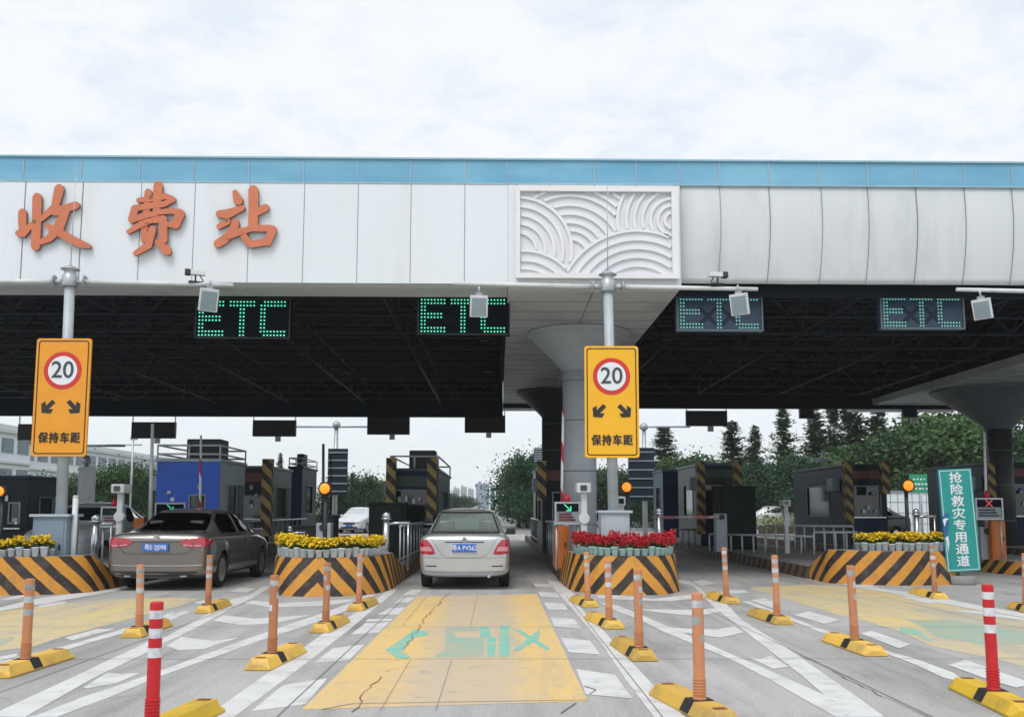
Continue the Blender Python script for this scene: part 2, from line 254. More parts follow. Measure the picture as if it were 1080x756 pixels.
# ------------------------------------------------------------------ mesh builder
class MB:
    def __init__(self): self.bm = bmesh.new(); self.mi = 0; self.uv = None
    def useuv(self):
        self.uv = self.bm.loops.layers.uv.new('UVMap'); return self
    def face(self, pts, uvs=None):
        vs = [self.bm.verts.new(p) for p in pts]
        try: f = self.bm.faces.new(vs)
        except ValueError: return None
        f.material_index = self.mi
        if uvs and self.uv:
            for l, u in zip(f.loops, uvs): l[self.uv].uv = u
        return f
    def box(self, a, b, bev=0.0):
        x0, x1 = sorted((a[0], b[0])); y0, y1 = sorted((a[1], b[1])); z0, z1 = sorted((a[2], b[2]))
        vs = [self.bm.verts.new(p) for p in ((x0,y0,z0),(x1,y0,z0),(x1,y1,z0),(x0,y1,z0),(x0,y0,z1),(x1,y0,z1),(x1,y1,z1),(x0,y1,z1))]
        fs = [self.bm.faces.new([vs[i] for i in q]) for q in ((3,2,1,0),(4,5,6,7),(0,1,5,4),(1,2,6,5),(2,3,7,6),(3,0,4,7))]
        for f in fs: f.material_index = self.mi
        if bev:
            es = set(e for f in fs for e in f.edges)
            r = bmesh.ops.bevel(self.bm, geom=list(es), offset=bev, segments=2, affect='EDGES', profile=0.6)
            for f in r['faces']: f.material_index = self.mi
        return self
    def tube(self, p, q, r, r2=None, n=12, cap=True):
        p = Vector(p); q = Vector(q); r2 = r if r2 is None else r2; d = (q - p); L = d.length
        if L < 1e-6: return self
        d.normalize(); a = d.orthogonal().normalized(); b = d.cross(a)
        A = []; B = []
        for i in range(n):
            t = 2*PI*i/n; o = a*math.cos(t) + b*math.sin(t)
            A.append(self.bm.verts.new(p + o*r)); B.append(self.bm.verts.new(q + o*r2))
        for i in range(n):
            j = (i+1) % n; f = self.bm.faces.new((A[i], A[j], B[j], B[i])); f.material_index = self.mi; f.smooth = True
            if self.uv:
                for l, u in zip(f.loops, ((i/n*0.4, 0), ((i+1)/n*0.4, 0), ((i+1)/n*0.4, L), (i/n*0.4, L))): l[self.uv].uv = u
        if cap:
            f = self.bm.faces.new(A[::-1]); f.material_index = self.mi
            f = self.bm.faces.new(B); f.material_index = self.mi
        return self
    def lathe(self, prof, c=(0,0,0), n=24, axis='Z', smooth=True):
        c = Vector(c); rings = []
        for r, z in prof:
            ring = []
            for i in range(n):
                t = 2*PI*i/n; x, y = r*math.cos(t), r*math.sin(t)
                v = (x, y, z) if axis == 'Z' else ((z, x, y) if axis == 'X' else (x, z, y))
                ring.append(self.bm.verts.new(c + Vector(v)))
            rings.append(ring)
        for A, B in zip(rings, rings[1:]):
            for i in range(n):
                j = (i+1) % n; f = self.bm.faces.new((A[i], A[j], B[j], B[i])); f.material_index = self.mi; f.smooth = smooth
        for ring, rev in ((rings[0], True), (rings[-1], False)):
            f = self.bm.faces.new(ring[::-1] if rev else ring); f.material_index = self.mi
        return self
    def prism(self, pts, d):      # n-gon (3D points) pushed along the vector d
        d = Vector(d); A = [self.bm.verts.new(p) for p in pts]; B = [self.bm.verts.new(Vector(p) + d) for p in pts]; n = len(pts)
        for f in (A[::-1], B): self.bm.faces.new(f).material_index = self.mi
        for i in range(n):
            j = (i+1) % n; self.bm.faces.new((A[i], A[j], B[j], B[i])).material_index = self.mi
        return self
    def sphere(self, c, r, u=14, v=10):
        m = Matrix.Translation(c)
        s = r if hasattr(r, '__len__') else (r, r, r)
        m = m @ Matrix.Diagonal((*s, 1))
        res = bmesh.ops.create_uvsphere(self.bm, u_segments=u, v_segments=v, radius=1, matrix=m)
        for vv in res['verts']:
            for f in vv.link_faces: f.material_index = self.mi; f.smooth = True
        return self
    def build(self, name, mats, parent=None, world=None, tri=False, recalc=True):
        if recalc: bmesh.ops.recalc_face_normals(self.bm, faces=self.bm.faces)
        if world is not None: bmesh.ops.translate(self.bm, verts=self.bm.verts, vec=-Vector(world))
        me = bpy.data.meshes.new(name); self.bm.to_mesh(me); self.bm.free()
        for m in (mats if isinstance(mats, (list, tuple)) else [mats]): me.materials.append(m)
        o = bpy.data.objects.new(name, me); COL.objects.link(o)
        if parent: o.parent = parent
        return o

def empty(name, loc, label, cat, group=None, rz=0):
    o = bpy.data.objects.new(name, None); COL.objects.link(o); o.location = loc; o.rotation_euler = (0, 0, rz)
    o.empty_display_size = 0.2; tag(o, label, cat, group); return o
def tag(o, label, cat, group=None):
    o['label'] = label; o['category'] = cat
    if group: o['group'] = group
    return o
def copy_tree(o, parent=None):
    c = o.copy(); COL.objects.link(c)
    if parent: c.parent = parent
    for ch in list(o.children): copy_tree(ch, c)
    return c
def structure(o, kind='structure'): o['kind'] = kind; return o

def text_mesh(s, size, extrude=0.0, bold=0.0, align='CENTER', xs=1.0, spc=1.0):
    cu = bpy.data.curves.new('txt', 'FONT'); cu.body = s; cu.size = size; cu.extrude = extrude; cu.offset = bold
    cu.align_x = align; cu.align_y = 'CENTER'; cu.resolution_u = 4; cu.space_character = spc
    ob = bpy.data.objects.new('txt', cu); COL.objects.link(ob)
    dg = bpy.context.evaluated_depsgraph_get(); dg.update()
    me = bpy.data.meshes.new_from_object(ob.evaluated_get(dg))
    bpy.data.objects.remove(ob); bpy.data.curves.remove(cu)
    if len(me.vertices):
        for v in me.vertices: v.co.x *= xs
    return me
def text_obj(name, s, size, m, parent, loc, rot=(PI/2, 0, 0), extrude=0.004, bold=0.0, xs=1.0, spc=1.0):
    cjk = any(ord(c) > 0x2e80 for c in s)
    me = text_mesh(s, size, extrude, 0.0 if cjk else bold, xs=xs, spc=spc)
    if cjk and bold:
        bm = bmesh.new()
        for k, (dx, dy) in enumerate(((-1, 0), (1, 0), (0, 0.8), (0, -0.8))):
            n0 = len(bm.verts); bm.from_mesh(me); bm.verts.ensure_lookup_table()
            for v in bm.verts[n0:]: v.co.x += dx*bold; v.co.y += dy*bold; v.co.z += 0.0007*k
        bm.to_mesh(me); bm.free()
    me.name = name; me.materials.clear(); me.materials.append(m)
    o = bpy.data.objects.new(name, me); COL.objects.link(o); o.location = loc; o.rotation_euler = rot
    if parent: o.parent = parent
    return o

def rrect(x0, z0, x1, z1, r, n=5):
    pts = []
    for cx, cz, a0 in ((x1-r, z0+r, -PI/2), (x1-r, z1-r, 0), (x0+r, z1-r, PI/2), (x0+r, z0+r, PI)):
        for i in range(n+1):
            a = a0 + PI/2*i/n; pts.append((cx + r*math.cos(a), cz + r*math.sin(a)))
    return pts
def outline(path, w):           # outline of a brush stroke: path of (x, y), widths w, rounded ends
    n = len(path); P = [Vector(p) for p in path]
    if not hasattr(w, '__len__'): w = [w]*n
    nor = []
    for i in range(n):
        d = (P[min(i+1, n-1)] - P[max(i-1, 0)]).normalized(); nor.append(Vector((-d.y, d.x)))
    left = [P[i] + nor[i]*w[i]/2 for i in range(n)]; right = [P[i] - nor[i]*w[i]/2 for i in range(n)]
    def cap(c, a, r):
        return [c + Vector((math.cos(a - t), math.sin(a - t)))*r for t in (PI*0.25, PI*0.5, PI*0.75)]
    e = math.atan2(nor[-1].y, nor[-1].x); s = math.atan2(-nor[0].y, -nor[0].x)
    return left + cap(P[-1], e, w[-1]*0.46) + right[::-1] + cap(P[0], s, w[0]*0.46)
# ================================================================== THE SETTING
def sheet(name, polys, m, z, th=0.0):
    mb = MB()
    for k, poly in enumerate(polys):
        mb.face([Vector((p[0], p[1], z + th*k)) for p in poly])
    for f in mb.bm.faces:
        f.normal_update()
        if f.normal.z < 0: f.normal_flip()
    bmesh.ops.triangulate(mb.bm, faces=mb.bm.faces)
    return structure(mb.build(name, m, recalc=False))
sheet('ground', [[(-2500, -40), (2500, -40), (2500, 4200), (-2500, 4200)]], M_soil, -0.02)
sheet('road', [[(-34, -12), (34, -12), (34, 58), (-34, 58)]], M_road, 0.0)
sheet('road_beyond', [[(-34, 58), (34, 58), (30, 110), (9.5, 150), (9.5, 900), (-14, 900), (-14, 150), (-30, 110)]], M_road2, 0.0)

def zp(rx, ry, s, pts): return [G(rx + x/s, ry + y/s) for x, y in pts]
W = []          # white paint
A5 = (560, 600, 4.844); A6 = (700, 600, 4.845); A7 = (880, 600, 4.845); A8 = (180, 600, 4.5); A4 = (0, 600, 4.5)
w8 = [
 [(165,702),(520,450),(590,400),(745,290),(880,205),(980,140),(1035,95),(1075,95),(1050,120),(950,200),(850,285),(640,450),(300,702)],
 [(380,675),(535,550),(745,517),(640,640)], [(678,445),(770,375),(920,357),(850,430)], [(855,310),(925,255),(1040,250),(990,300)],
 [(935,237),(1055,235),(1045,246),(925,249)], [(980,215),(1040,185),(1115,182),(1080,215)], [(1060,160),(1100,136),(1160,134),(1130,158)],
 [(1100,122),(1140,98),(1195,96),(1165,120)],
 [(-20,365),(50,322),(200,340),(325,325),(160,378),(40,385)], [(200,245),(250,218),(400,235),(670,217),(500,255),(340,267)],
 [(345,162),(385,148),(530,162),(870,142),(850,156),(700,175),(480,182)],
 [(-640,694),(-410,604),(-270,560),(-120,506),(0,464),(330,342),(480,290),(700,215),(840,165),(940,120),(975,120),(850,190),(730,240),(500,315),(420,340),(270,395),(-40,505),(-270,600),(-540,702),(-700,702)],
 [(270,105),(330,88),(405,92),(360,112)],
]
for p in w8: W.append(zp(*A8, p))
w4 = [
 [(-60,700),(340,515),(700,345),(790,320),(900,260),(1000,205),(1070,150),(1180,125),(1250,80),(1295,80),(1210,130),(1090,190),(985,250),(850,320),(800,340),(700,394),(430,524),(120,702)],
 [(395,561),(508,492),(570,498),(668,492),(555,541),(410,567)],
 [(-60,455),(80,418),(300,368),(440,327),(720,243),(880,198),(905,203),(800,245),(440,345),(310,385),(90,430),(-60,470)],
 [(305,325),(460,285),(550,283),(340,338)], [(780,217),(830,202),(815,222),(740,240)], [(0,415),(85,400),(78,414),(0,436)],
 [(920,157),(1000,142),(1000,155),(940,165)], [(170,178),(220,160),(320,152),(300,165),(190,184)],
 [(-40,190),(200,135),(560,90),(575,100),(400,130),(-40,207)],
 [(-20,150),(120,118),(200,112),(60,146)],
]
for p in w4: W.append(zp(*A4, p))
w5 = [
 [(230,510),(430,540),(520,662),(280,640),(262,590)], [(150,350),(300,365),(355,437),(195,425)], [(100,245),(220,255),(260,305),(120,295)],
 [(65,168),(170,178),(190,210),(85,205)], [(35,115),(130,120),(145,145),(50,140)], [(10,72),(95,76),(110,94),(25,92)],
 [(80,58),(130,62),(190,100),(250,150),(240,178),(292,240),(362,305),(482,440),(622,590),(800,770),(640,770),(540,640),(470,545),(410,455),(345,360),(285,290),(240,235),(190,180),(140,125),(100,80)],
 [(340,165),(400,180),(440,186),(560,232),(700,293),(872,365),(1018,433),(1148,488),(1278,545),(1420,608),(1670,718),(1740,756),(1560,756),(1495,722),(1218,565),(1048,475),(948,430),(872,400),(680,322),(560,262),(400,200)],
 [(330,132),(450,135),(620,152),(820,130),(1000,118),(880,148),(700,165),(500,158),(345,150)],
 [(480,195),(600,205),(820,208),(960,200),(1040,196),(985,215),(900,232),(820,240),(640,220)],
]
for p in w5: W.append(zp(*A5, p))
w6 = [
 [(20,296),(130,305),(270,310),(360,290),(410,325),(290,350),(210,340),(100,325)], [(430,450),(490,458),(550,445),(640,500),(560,510)],
 [(60,55),(130,60),(190,100),(212,125),(252,162),(320,178),(400,260),(640,410),(840,550),(969,640),(1130,756),(960,756),(840,660),(700,540),(520,400),(380,290),(300,230),(240,180),(150,85),(80,70)],
 [(390,162),(440,165),(700,265),(860,325),(1180,430),(1270,452),(1480,530),(1560,590),(1430,555),(1290,490),(1040,395),(840,340),(720,290),(500,205)],
 [(145,65),(200,55),(265,75),(195,85)], [(325,108),(400,105),(440,120),(350,130)], [(440,158),(520,150),(600,180),(560,202)],
 [(668,235),(740,215),(900,262),(820,280)], [(720,50),(760,45),(940,60),(900,70),(800,65)],
]
for p in w6: W.append(zp(*A6, p))
w7 = [
 [(135,330),(190,315),(395,385),(330,405)], [(580,490),(670,465),(960,565),(1010,590),(930,607),(800,570)],
 [(-30,45),(110,60),(240,98),(390,120),(560,150),(760,190),(980,228),(980,248),(740,210),(520,170),(380,140),(120,95),(-30,62)],
 [(610,208),(740,215),(969,250),(969,262),(850,247),(620,215)], [(330,142),(400,140),(540,172),(480,177)],
]
for p in w7: W.append(zp(*A7, p))
sheet('white_lane_markings', W, M_white, 0.002, 0.00006)
sheet('yellow_lane_panel', [[G(*p) for p in ((318,748),(620,739),(566,626),(440,629))]], M_ochre, 0.0015)
sheet('worn_yellow_lane_panels', [
  [G(*p) for p in ((790,620),(850,616),(930,620),(1010,634),(1110,655),(1110,712),(1060,697),(983,681),(946,664),(880,647),(826,630))],
  [G(*p) for p in ((-60,652),(0,645),(47,638),(110,632),(184,630),(210,631),(196,637),(142,651),(67,671),(33,682),(-40,690))]], M_ochre2, 0.0015)
T3 = (340, 610, 3.857)
tl = [[(722,190),(760,190),(762,318),(718,318)], [(770,200),(808,210),(925,282),(915,295)], [(640,195),(680,195),(684,235),(708,240),(700,318),(670,318),(668,240),(640,238)],
      [(375,205),(425,215),(430,230),(375,238),(320,300),(360,318),(345,328),(300,320),(255,290),(300,262)]]
sheet('teal_lane_lettering', [zp(*T3, p) for p in tl] + [zp(*A7, [(330,290),(350,300),(430,312),(500,368),(480,366),(420,335),(340,325)])], M_teal, 0.003)
sheet('teal_lane_lettering_second_stroke', [zp(*T3, [(775,292),(800,292),(880,245),(885,205),(858,225)])], M_teal, 0.0038)
sheet('faded_teal_lettering', [zp(*T3, [(500,200),(635,195),(635,212),(535,215),(538,238),(660,242),(655,318),(450,318),(500,290)]),
      zp(*A7, [(360,255),(640,265),(980,330),(980,385),(760,385),(520,345),(440,290)]), zp(*A4, [(-20,335),(70,318),(60,340),(-20,375)])], M_tealf, 0.0023)

def ribbon(pts, w, z, jit=0.0):
    mbp = []
    P = []
    for a, b in zip(pts, pts[1:]):
        n = max(1, int((b - a).length / 0.12)) if jit else 1
        for i in range(n): P.append(a.lerp(b, i/n) + Vector((random.uniform(-jit, jit), random.uniform(-jit, jit), 0)))
    P.append(pts[-1])
    out = []
    for i in range(len(P)-1):
        d = (P[i+1] - P[i]); d.z = 0
        if d.length < 1e-5: continue
        d.normalize(); nn = Vector((-d.y, d.x, 0)) * w/2 * (random.uniform(0.5, 1.3) if jit else 1)
        out.append([P[i]-nn, P[i+1]-nn, P[i+1]+nn, P[i]+nn])
    return out
cr = []
cr += ribbon(zp(*T3, [(130,540),(160,500),(200,445),(240,400)]), 0.010, 0, 0.04)
cr += ribbon(zp(*T3, [(255,380),(280,368),(310,370)]), 0.009, 0, 0.03)
cr += ribbon(zp(*T3, [(330,290),(385,210),(430,150),(480,95),(520,60)]), 0.009, 0, 0.03)
cr += ribbon(zp(*A7, [(0,535),(120,590),(330,690),(480,756)]), 0.009, 0, 0.02)
cr += ribbon(zp(*A6, [(700,440),(860,515),(969,565)]), 0.010, 0, 0.02)
cr += ribbon(zp(*A5, [(150,740),(230,685)]), 0.012, 0, 0.01)
cr += ribbon(zp(*A5, [(275,600),(330,620),(300,640)]), 0.012, 0, 0.01)
sheet('pavement_cracks', cr, M_crack, 0.0068)
jn = []
for y in (9.45, 12.0, 16.9, 22.5, 28, 34): jn += [[(-26, y), (26, y), (26, y+0.012), (-26, y+0.012)]]
jn += ribbon([G(340,748), G(372,742), G(620,738)], 0.012, 0)
for x in (-1.55, 1.15, -3.95, 3.05, -6.9, 6.45, -9.6, 9.9):
    jn += [[(x, 2), (x+0.010, 2), (x+0.010, 16.2), (x, 16.2)]]
for px, a, b in ((-0.45, 7.05, 9.4), (-0.05, 7.05, 9.4), (0.05, 12.1, 16.3), (-0.8, 12.1, 16.3)):
    jn += [[(px-0.4, a), (px-0.396, a), (px-0.396, b), (px-0.4, b)]]
sheet('pavement_joints', jn, M_joint, 0.006)

# ================================================================== TOLL ISLANDS
def nose_outline(xl, xr, y0, dep, n=36, ex=2.5):
    xc = (xl+xr)/2; hw = (xr-xl)/2; pts = []
    for i in range(n+1):
        t = PI * i/n       # from the left corner round the front to the right corner
        c, s = math.cos(t), math.sin(t)
        x = xc - hw * math.copysign(abs(c)**(2/ex), c); y = y0 + dep - dep * abs(s)**(2/ex)
        pts.append((x, y))
    return pts
def island(xl, xr, y0, dep, hn, yend, label, yfull=None, hk=0.26, slope=1.6, apex=None, ex=2.5):
    xc = (xl+xr)/2
    root = empty('toll_island', (xc, y0+dep, 0), label, 'traffic island', 'toll islands between the lanes')
    out = nose_outline(xl, xr, y0, dep, ex=ex)
    yfull = yfull or (y0+dep+0.3)
    out = [(xl, yfull)] + out + [(xr, yfull)]
    s = [0.0]
    for a, b in zip(out, out[1:]): s.append(s[-1] + math.dist(a, b))
    mid = min(range(len(out)), key=lambda i: abs(out[i][0]-(apex or xc)) + abs(out[i][1]-y0)*0.5)
    s = [v - s[mid] for v in s]
    mb = MB().useuv()
    bt = 0.05
    def inset(i):
        x, y = out[i]; return Vector((x + (xc-x)*0.07, y + (y0+dep-y)*0.07 + 0.02, hn))
    for i in range(len(out)-1):
        a, b = out[i], out[i+1]
        pa, pb = Vector((*a, 0)), Vector((*b, 0)); ta, tb = inset(i), inset(i+1)
        f = mb.face([pa, pb, tb, ta], [(s[i], 0), (s[i+1], 0), (s[i+1], hn), (s[i], hn)])
    # sloping shoulders down to the kerb
    for xx, x_in, ii, sg in ((xl, inset(0).x, 0, -1), (xr, inset(len(out)-1).x, len(out)-1, 1)):
        pts = [Vector((xx, yfull, 0)), Vector((xx, yfull+slope, 0)), Vector((xx*0.98+x_in*0.02, yfull+slope, hk)), Vector((x_in, yfull, hn))]
        S = abs(s[ii]); mb.face(pts, [(S, 0), (S+slope, 0), (S+slope, hk), (S, hn)])
    barrier = mb.build('chevron_barrier', M_chev, root, world=root.location, recalc=False)
    for p in barrier.data.polygons: p.use_smooth = True
    mt = MB()
    top = [inset(i) for i in range(len(out))]
    mt.face([t - Vector((0, 0, 0.0)) for t in top])
    xi0, xi1 = top[0].x, top[-1].x
    mt.face([Vector((xi0, yfull, hn)), Vector((xi1, yfull, hn)), Vector((xr-0.05, yfull+slope, hk)), Vector((xl+0.05, yfull+slope, hk))])
    mt.box((xl+0.01, yfull+slope, 0), (xr-0.01, yend, hk-0.004))
    mt.build('platform', M_island, root, world=root.location)
    for xx in (xl, xr):
        mk = MB().useuv()
        y = yfull+slope; S = abs(s[0])+slope
        while y < yend:
            y2 = min(y+2.0, yend)
            mk.face([Vector((xx, y, 0)), Vector((xx, y2, 0)), Vector((xx, y2, hk)), Vector((xx, y, hk))], [(S, 0), (S+y2-y, 0), (S+y2-y, hk), (S, hk)])
            x3 = xx + (0.12 if xx == xl else -0.12)
            mk.face([Vector((xx, y, hk)), Vector((xx, y2, hk)), Vector((x3, y2, hk)), Vector((x3, y, hk))], [(S, hk), (S+y2-y, hk), (S+y2-y, hk+.12), (S, hk+.12)])
            S += y2-y; y = y2
        mk.build('kerb', M_kerb, root, world=root.location, recalc=False)
    return root, top
isl_a, top_a = island(-10.9, -7.12, 16.3, 0.85, 0.64, 46, 'toll island at the left edge behind the dark brown sedan, striped nose with yellow flowers', apex=-9.35, yfull=17.2, slope=0.8, ex=2.2)
isl_b, top_b = island(-4.12, -1.95, 16.15, 1.9, 0.64, 46, 'toll island between the two sedans, chevron nose with yellow flowers')
isl_c, top_c = island(1.27, 3.36, 16.45, 1.8, 0.66, 46, 'toll island right of the silver sedan, chevron nose carrying the red flowers')
isl_d, top_d = island(6.60, 9.40, 18.6, 0.85, 0.66, 44, 'toll island behind the green vertical sign, diagonal striped nose with yellow flowers', slope=0.8, apex=8.75, ex=2.0, yfull=19.5)
isl_e, top_e = island(11.6, 14.2, 21.2, 1.2, 0.30, 44, 'low toll island at the right edge with faded striped kerb beyond the green sign', hk=0.26, slope=0.6)
isl_f, top_f = island(16.6, 19.2, 22, 1.5, 0.30, 44, 'outermost toll island at the far right under the rear column', hk=0.26, slope=0.6)
# ================================================================== TOLL CANOPY
YF = 17.9
hb = V(270, 298, YF).z            # bottom of the white front
ht = V(270, 192.5, YF).z
hc = V(270, 167, YF).z
xr_end = 30.0
XL = -26.0
HB = V(536, 303, YF).z            # soffit of the central beam
YR = 41.0
can = empty('toll_canopy', (1.8, YF, 0), 'toll plaza canopy with long white front, blue glass band on top and dark ceiling', 'canopy')
def cp(mb, name, mats, parent=can, **k): 
    o = mb.build(name, mats, parent, world=can.location, **k) if parent is can else mb.build(name, mats, parent, world=can.location, **k)
    return o
XM = V(536, 250, YF).x; XN = V(717.5, 250, YF).x
mb = MB(); mb.box((XL, YF, hb), (XM-0.004, YF+0.35, ht)); front_l = cp(mb, 'front_panel', M_wpanel); front_l['label'] = 'flat white aluminium front left of the relief'
mb = MB()
mb.box((XM, YF-0.02, V(600,303,YF).z), (XN, YF+0.35, ht-0.001))
fc = cp(mb, 'front_panel', M_wpanel); fc['label'] = 'projecting white front behind the wave relief'
# right part: bellied grey front
prof = []
zb_r = V(900, 303, YF+0.5).z
for i in range(17):
    t = i/16; z = ht + (zb_r-ht)*t
    prof.append((YF + 0.06 + 0.20*max(0, (t-0.2)/0.8)**1.8, z))
mb = MB(); xs = [XN+0.004 + (xr_end-XN)*i/48 for i in range(49)]
grid = [[mb.bm.verts.new((x, y + 0.012*math.sin(x*6.9)*t, z)) for t, (y, z) in [(k/16, p) for k, p in enumerate(prof)]] for x in xs]
for i in range(48):
    for j in range(16):
        f = mb.bm.faces.new((grid[i][j], grid[i+1][j], grid[i+1][j+1], grid[i][j+1])); f.smooth = True
fr_ = cp(mb, 'front_panel', M_gpanel); fr_['label'] = 'grey bellied front right of the relief'
so = fr_.modifiers.new('s', 'SOLIDIFY'); so.thickness = -0.05; so.offset = 0
# blue band
mb = MB(); mb.box((XL, YF+0.03, ht+0.006), (xr_end, YF+0.20, hc)); cp(mb, 'glass_band', M_blue)
mb = MB(); mb.box((XL, YF-0.01, hc), (xr_end, YF+0.45, hc+0.035)); mb.box((XL, YF-0.012, ht-0.012), (XM-0.003, YF+0.02, ht+0.02)); mb.box((XM, YF-0.032, ht-0.012), (XN, YF+0.02, ht+0.02)); mb.box((XN+0.003, YF-0.012, ht-0.012), (xr_end, YF+0.02, ht+0.02)); cp(mb, 'band_trim', M_cap)
# seams
for px in (24, 85, 147, 204, 262, 320, 377, 433, 490):
    mb = MB(); x = V(px, 250, YF).x; w = 0.010 if px in (85, 24) else 0.006
    mb.box((x-w, YF-0.004, hb+0.01), (x+w, YF+0.02, ht-0.015)); cp(mb, 'panel_seam', M_seam)
for px in (545, 580, 627, 671, 712):
    mb = MB(); x = V(px, 195, YF-0.02).x; mb.box((x-0.006, YF-0.025, V(px, 200, YF).z if px not in (545, 712) else hb+0.1), (x+0.006, YF+0.02, ht-0.015)); cp(mb, 'panel_seam', M_seam)
bow = lambda z: 0.03*math.sin(PI*(z-ht)/(zb_r-ht)) - 0.03*(z-ht)/(zb_r-ht)
for k, px in enumerate((759, 811, 866, 915, 966, 1017, 1067, 1118)):
    mb = MB(); x = V(px, 195, YF).x; lw = 0.0045 if k % 3 == 1 else 0.002
    for (y0, z0), (y1, z1) in zip(prof, prof[1:]):
        mb.prism([(x-lw+bow(z0), y0-0.048, z0), (x+lw+bow(z0), y0-0.048, z0), (x+lw+bow(z1), y1-0.048, z1), (x-lw+bow(z1), y1-0.048, z1)], (0, 0.02, 0))
    cp(mb, 'panel_seam', M_seam)
for px in (24, 85, 147, 204, 262, 320, 377, 433, 490, 535, 580, 627, 671, 716, 759, 811, 864, 915, 966, 1017, 1067, 1118):
    mb = MB(); x = V(px, 180, YF).x; mb.box((x-0.008, YF+0.018, ht+0.02), (x+0.008, YF+0.04, hc-0.004)); cp(mb, 'band_mullion', M_cab)
# roof above and behind (seen from elsewhere)
mb = MB(); mb.box((XL+0.1, YF+0.5, hc-0.35), (xr_end, YR, hc-0.15)); cp(mb, 'roof', M_soffit)
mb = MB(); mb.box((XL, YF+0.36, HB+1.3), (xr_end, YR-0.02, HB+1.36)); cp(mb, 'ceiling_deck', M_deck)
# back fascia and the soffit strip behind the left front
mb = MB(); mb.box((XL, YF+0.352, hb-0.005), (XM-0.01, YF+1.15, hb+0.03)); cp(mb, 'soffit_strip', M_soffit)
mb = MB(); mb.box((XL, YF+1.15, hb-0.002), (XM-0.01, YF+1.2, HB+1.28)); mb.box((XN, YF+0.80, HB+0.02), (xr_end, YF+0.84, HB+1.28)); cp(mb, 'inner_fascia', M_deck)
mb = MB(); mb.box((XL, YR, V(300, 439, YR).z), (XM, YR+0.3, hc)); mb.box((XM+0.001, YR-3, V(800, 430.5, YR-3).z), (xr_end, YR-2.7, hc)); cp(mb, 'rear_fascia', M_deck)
# central beam with its two columns
def beam(x0, x1, yb=YR-0.2, y0=YF+0.36):
    mb = MB(); mb.box((x0, y0, HB), (x1, yb, HB+0.26)); o = cp(mb, 'soffit_beam', M_soffit)
    mc = MB(); mc.box((x0+0.1, y0+0.01, HB+0.262), (x1-0.1, yb-0.01, HB+1.29)); mc.build('beam_core', M_deck, o, world=can.location)
    ms = MB()
    y = y0 + 0.9; yend = yb
    while y < yend:
        ms.box((x0+0.02, y, HB-0.006), (x1-0.02, y+0.02, HB+0.01)); y += 0.95
    for f in (0.5,): ms.box((x0+(x1-x0)*f-0.01, y0+0.02, HB-0.008), (x0+(x1-x0)*f+0.01, yb-0.1, HB+0.008))
    ms.build('beam_joint', M_seam, o, world=can.location)
    return o
beam(XM, XN); beam(15.15, 19.6)
def column(x, y, r, rt, m, hcap=0.95, m2=None):
    mb = MB(); mb.lathe([(r, 0.1), (r, HB-hcap)], (x, y, 0), 40); o = cp(mb, 'column', m)
    mk = MB(); pr = []
    for i in range(9):
        t = i/8; pr.append((r + (rt-r)*(t**1.12), HB-hcap+0.002 + (hcap-0.09)*t))
    pr.append((rt+0.015, HB-0.085)); pr.append((rt+0.015, HB-0.008))
    mk.lathe(pr, (x, y, 0), 40); mk.build('capital', m2 or m, o, world=can.location)
    for z in (1.1, 2.35, 3.55, 4.5):
        mj = MB(); mj.lathe([(r+0.004, z), (r+0.004, z+0.025)], (x, y, 0), 40); mj.build('joint_ring', M_seam, o, world=can.location)
    return o
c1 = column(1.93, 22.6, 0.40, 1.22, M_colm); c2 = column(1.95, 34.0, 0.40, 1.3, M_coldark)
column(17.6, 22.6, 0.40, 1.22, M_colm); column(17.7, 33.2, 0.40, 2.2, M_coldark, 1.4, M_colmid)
# dark space frame under the deck
mb = MB()
zt_, zb_ = HB+1.15, HB+0.28
def frame_row(y, x0, x1, r=0.035):
    mb.tube((x0, y, zb_), (x1, y, zb_), r, n=6); mb.tube((x0, y, zt_), (x1, y, zt_), r, n=6)
    x = x0; up = False
    while x < x1:
        mb.tube((x, y, zt_ if up else zb_), (min(x+0.8, x1), y, zb_ if up else zt_), r*0.7, n=6); x += 0.8; up = not up
for (x0, x1, ye) in ((XL+0.2, XM-0.15, YR-0.5), (XN+0.15, 15.0, YR-3.4), (19.75, xr_end-0.2, YR-3.4)):
    y = YF + 1.9
    while y < ye: frame_row(y, x0, x1); y += 2.1
    x = x0 + 0.9
    while x < x1:
        mb.tube((x, YF+1.4, zb_), (x, ye, zb_), 0.035, n=6); mb.tube((x, YF+1.4, zt_), (x, ye, zt_), 0.035, n=6)
        y = YF + 1.9; up = False
        while y < ye - 1: mb.tube((x, y, zt_ if up else zb_), (x, y+1.05, zb_ if up else zt_), 0.024, n=5); y += 1.05; up = not up
        x += 3.2
    x = x0 + 2.5                      # purlins
    y = YF + 1.3
    while y < ye: mb.box((x0, y, zt_+0.03), (x1, y+0.06, zt_+0.12)); y += 0.7
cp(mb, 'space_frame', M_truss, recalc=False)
mdl = None
for (px, py) in ((23+330, 388), (186, 397), (123, 421), (511, 358), (366, 392), (515, 391), (705, 357), (815, 387), (876, 353), (965, 386), (1052, 352)):
    d = ray(px, py); t = (zb_ - 0.08 - CAMZ)/d.z; p = CAM + d*t
    if p.y > YR-2: continue
    mk = MB(); mk.lathe([(0.08, 0), (0.13, -0.01), (0.11, -0.04), (0.02, -0.05)], p, 12); mk.tube(p, p+Vector((0, 0, 0.08)), 0.02, n=6)
    cp(mk, 'downlight', M_boothg)

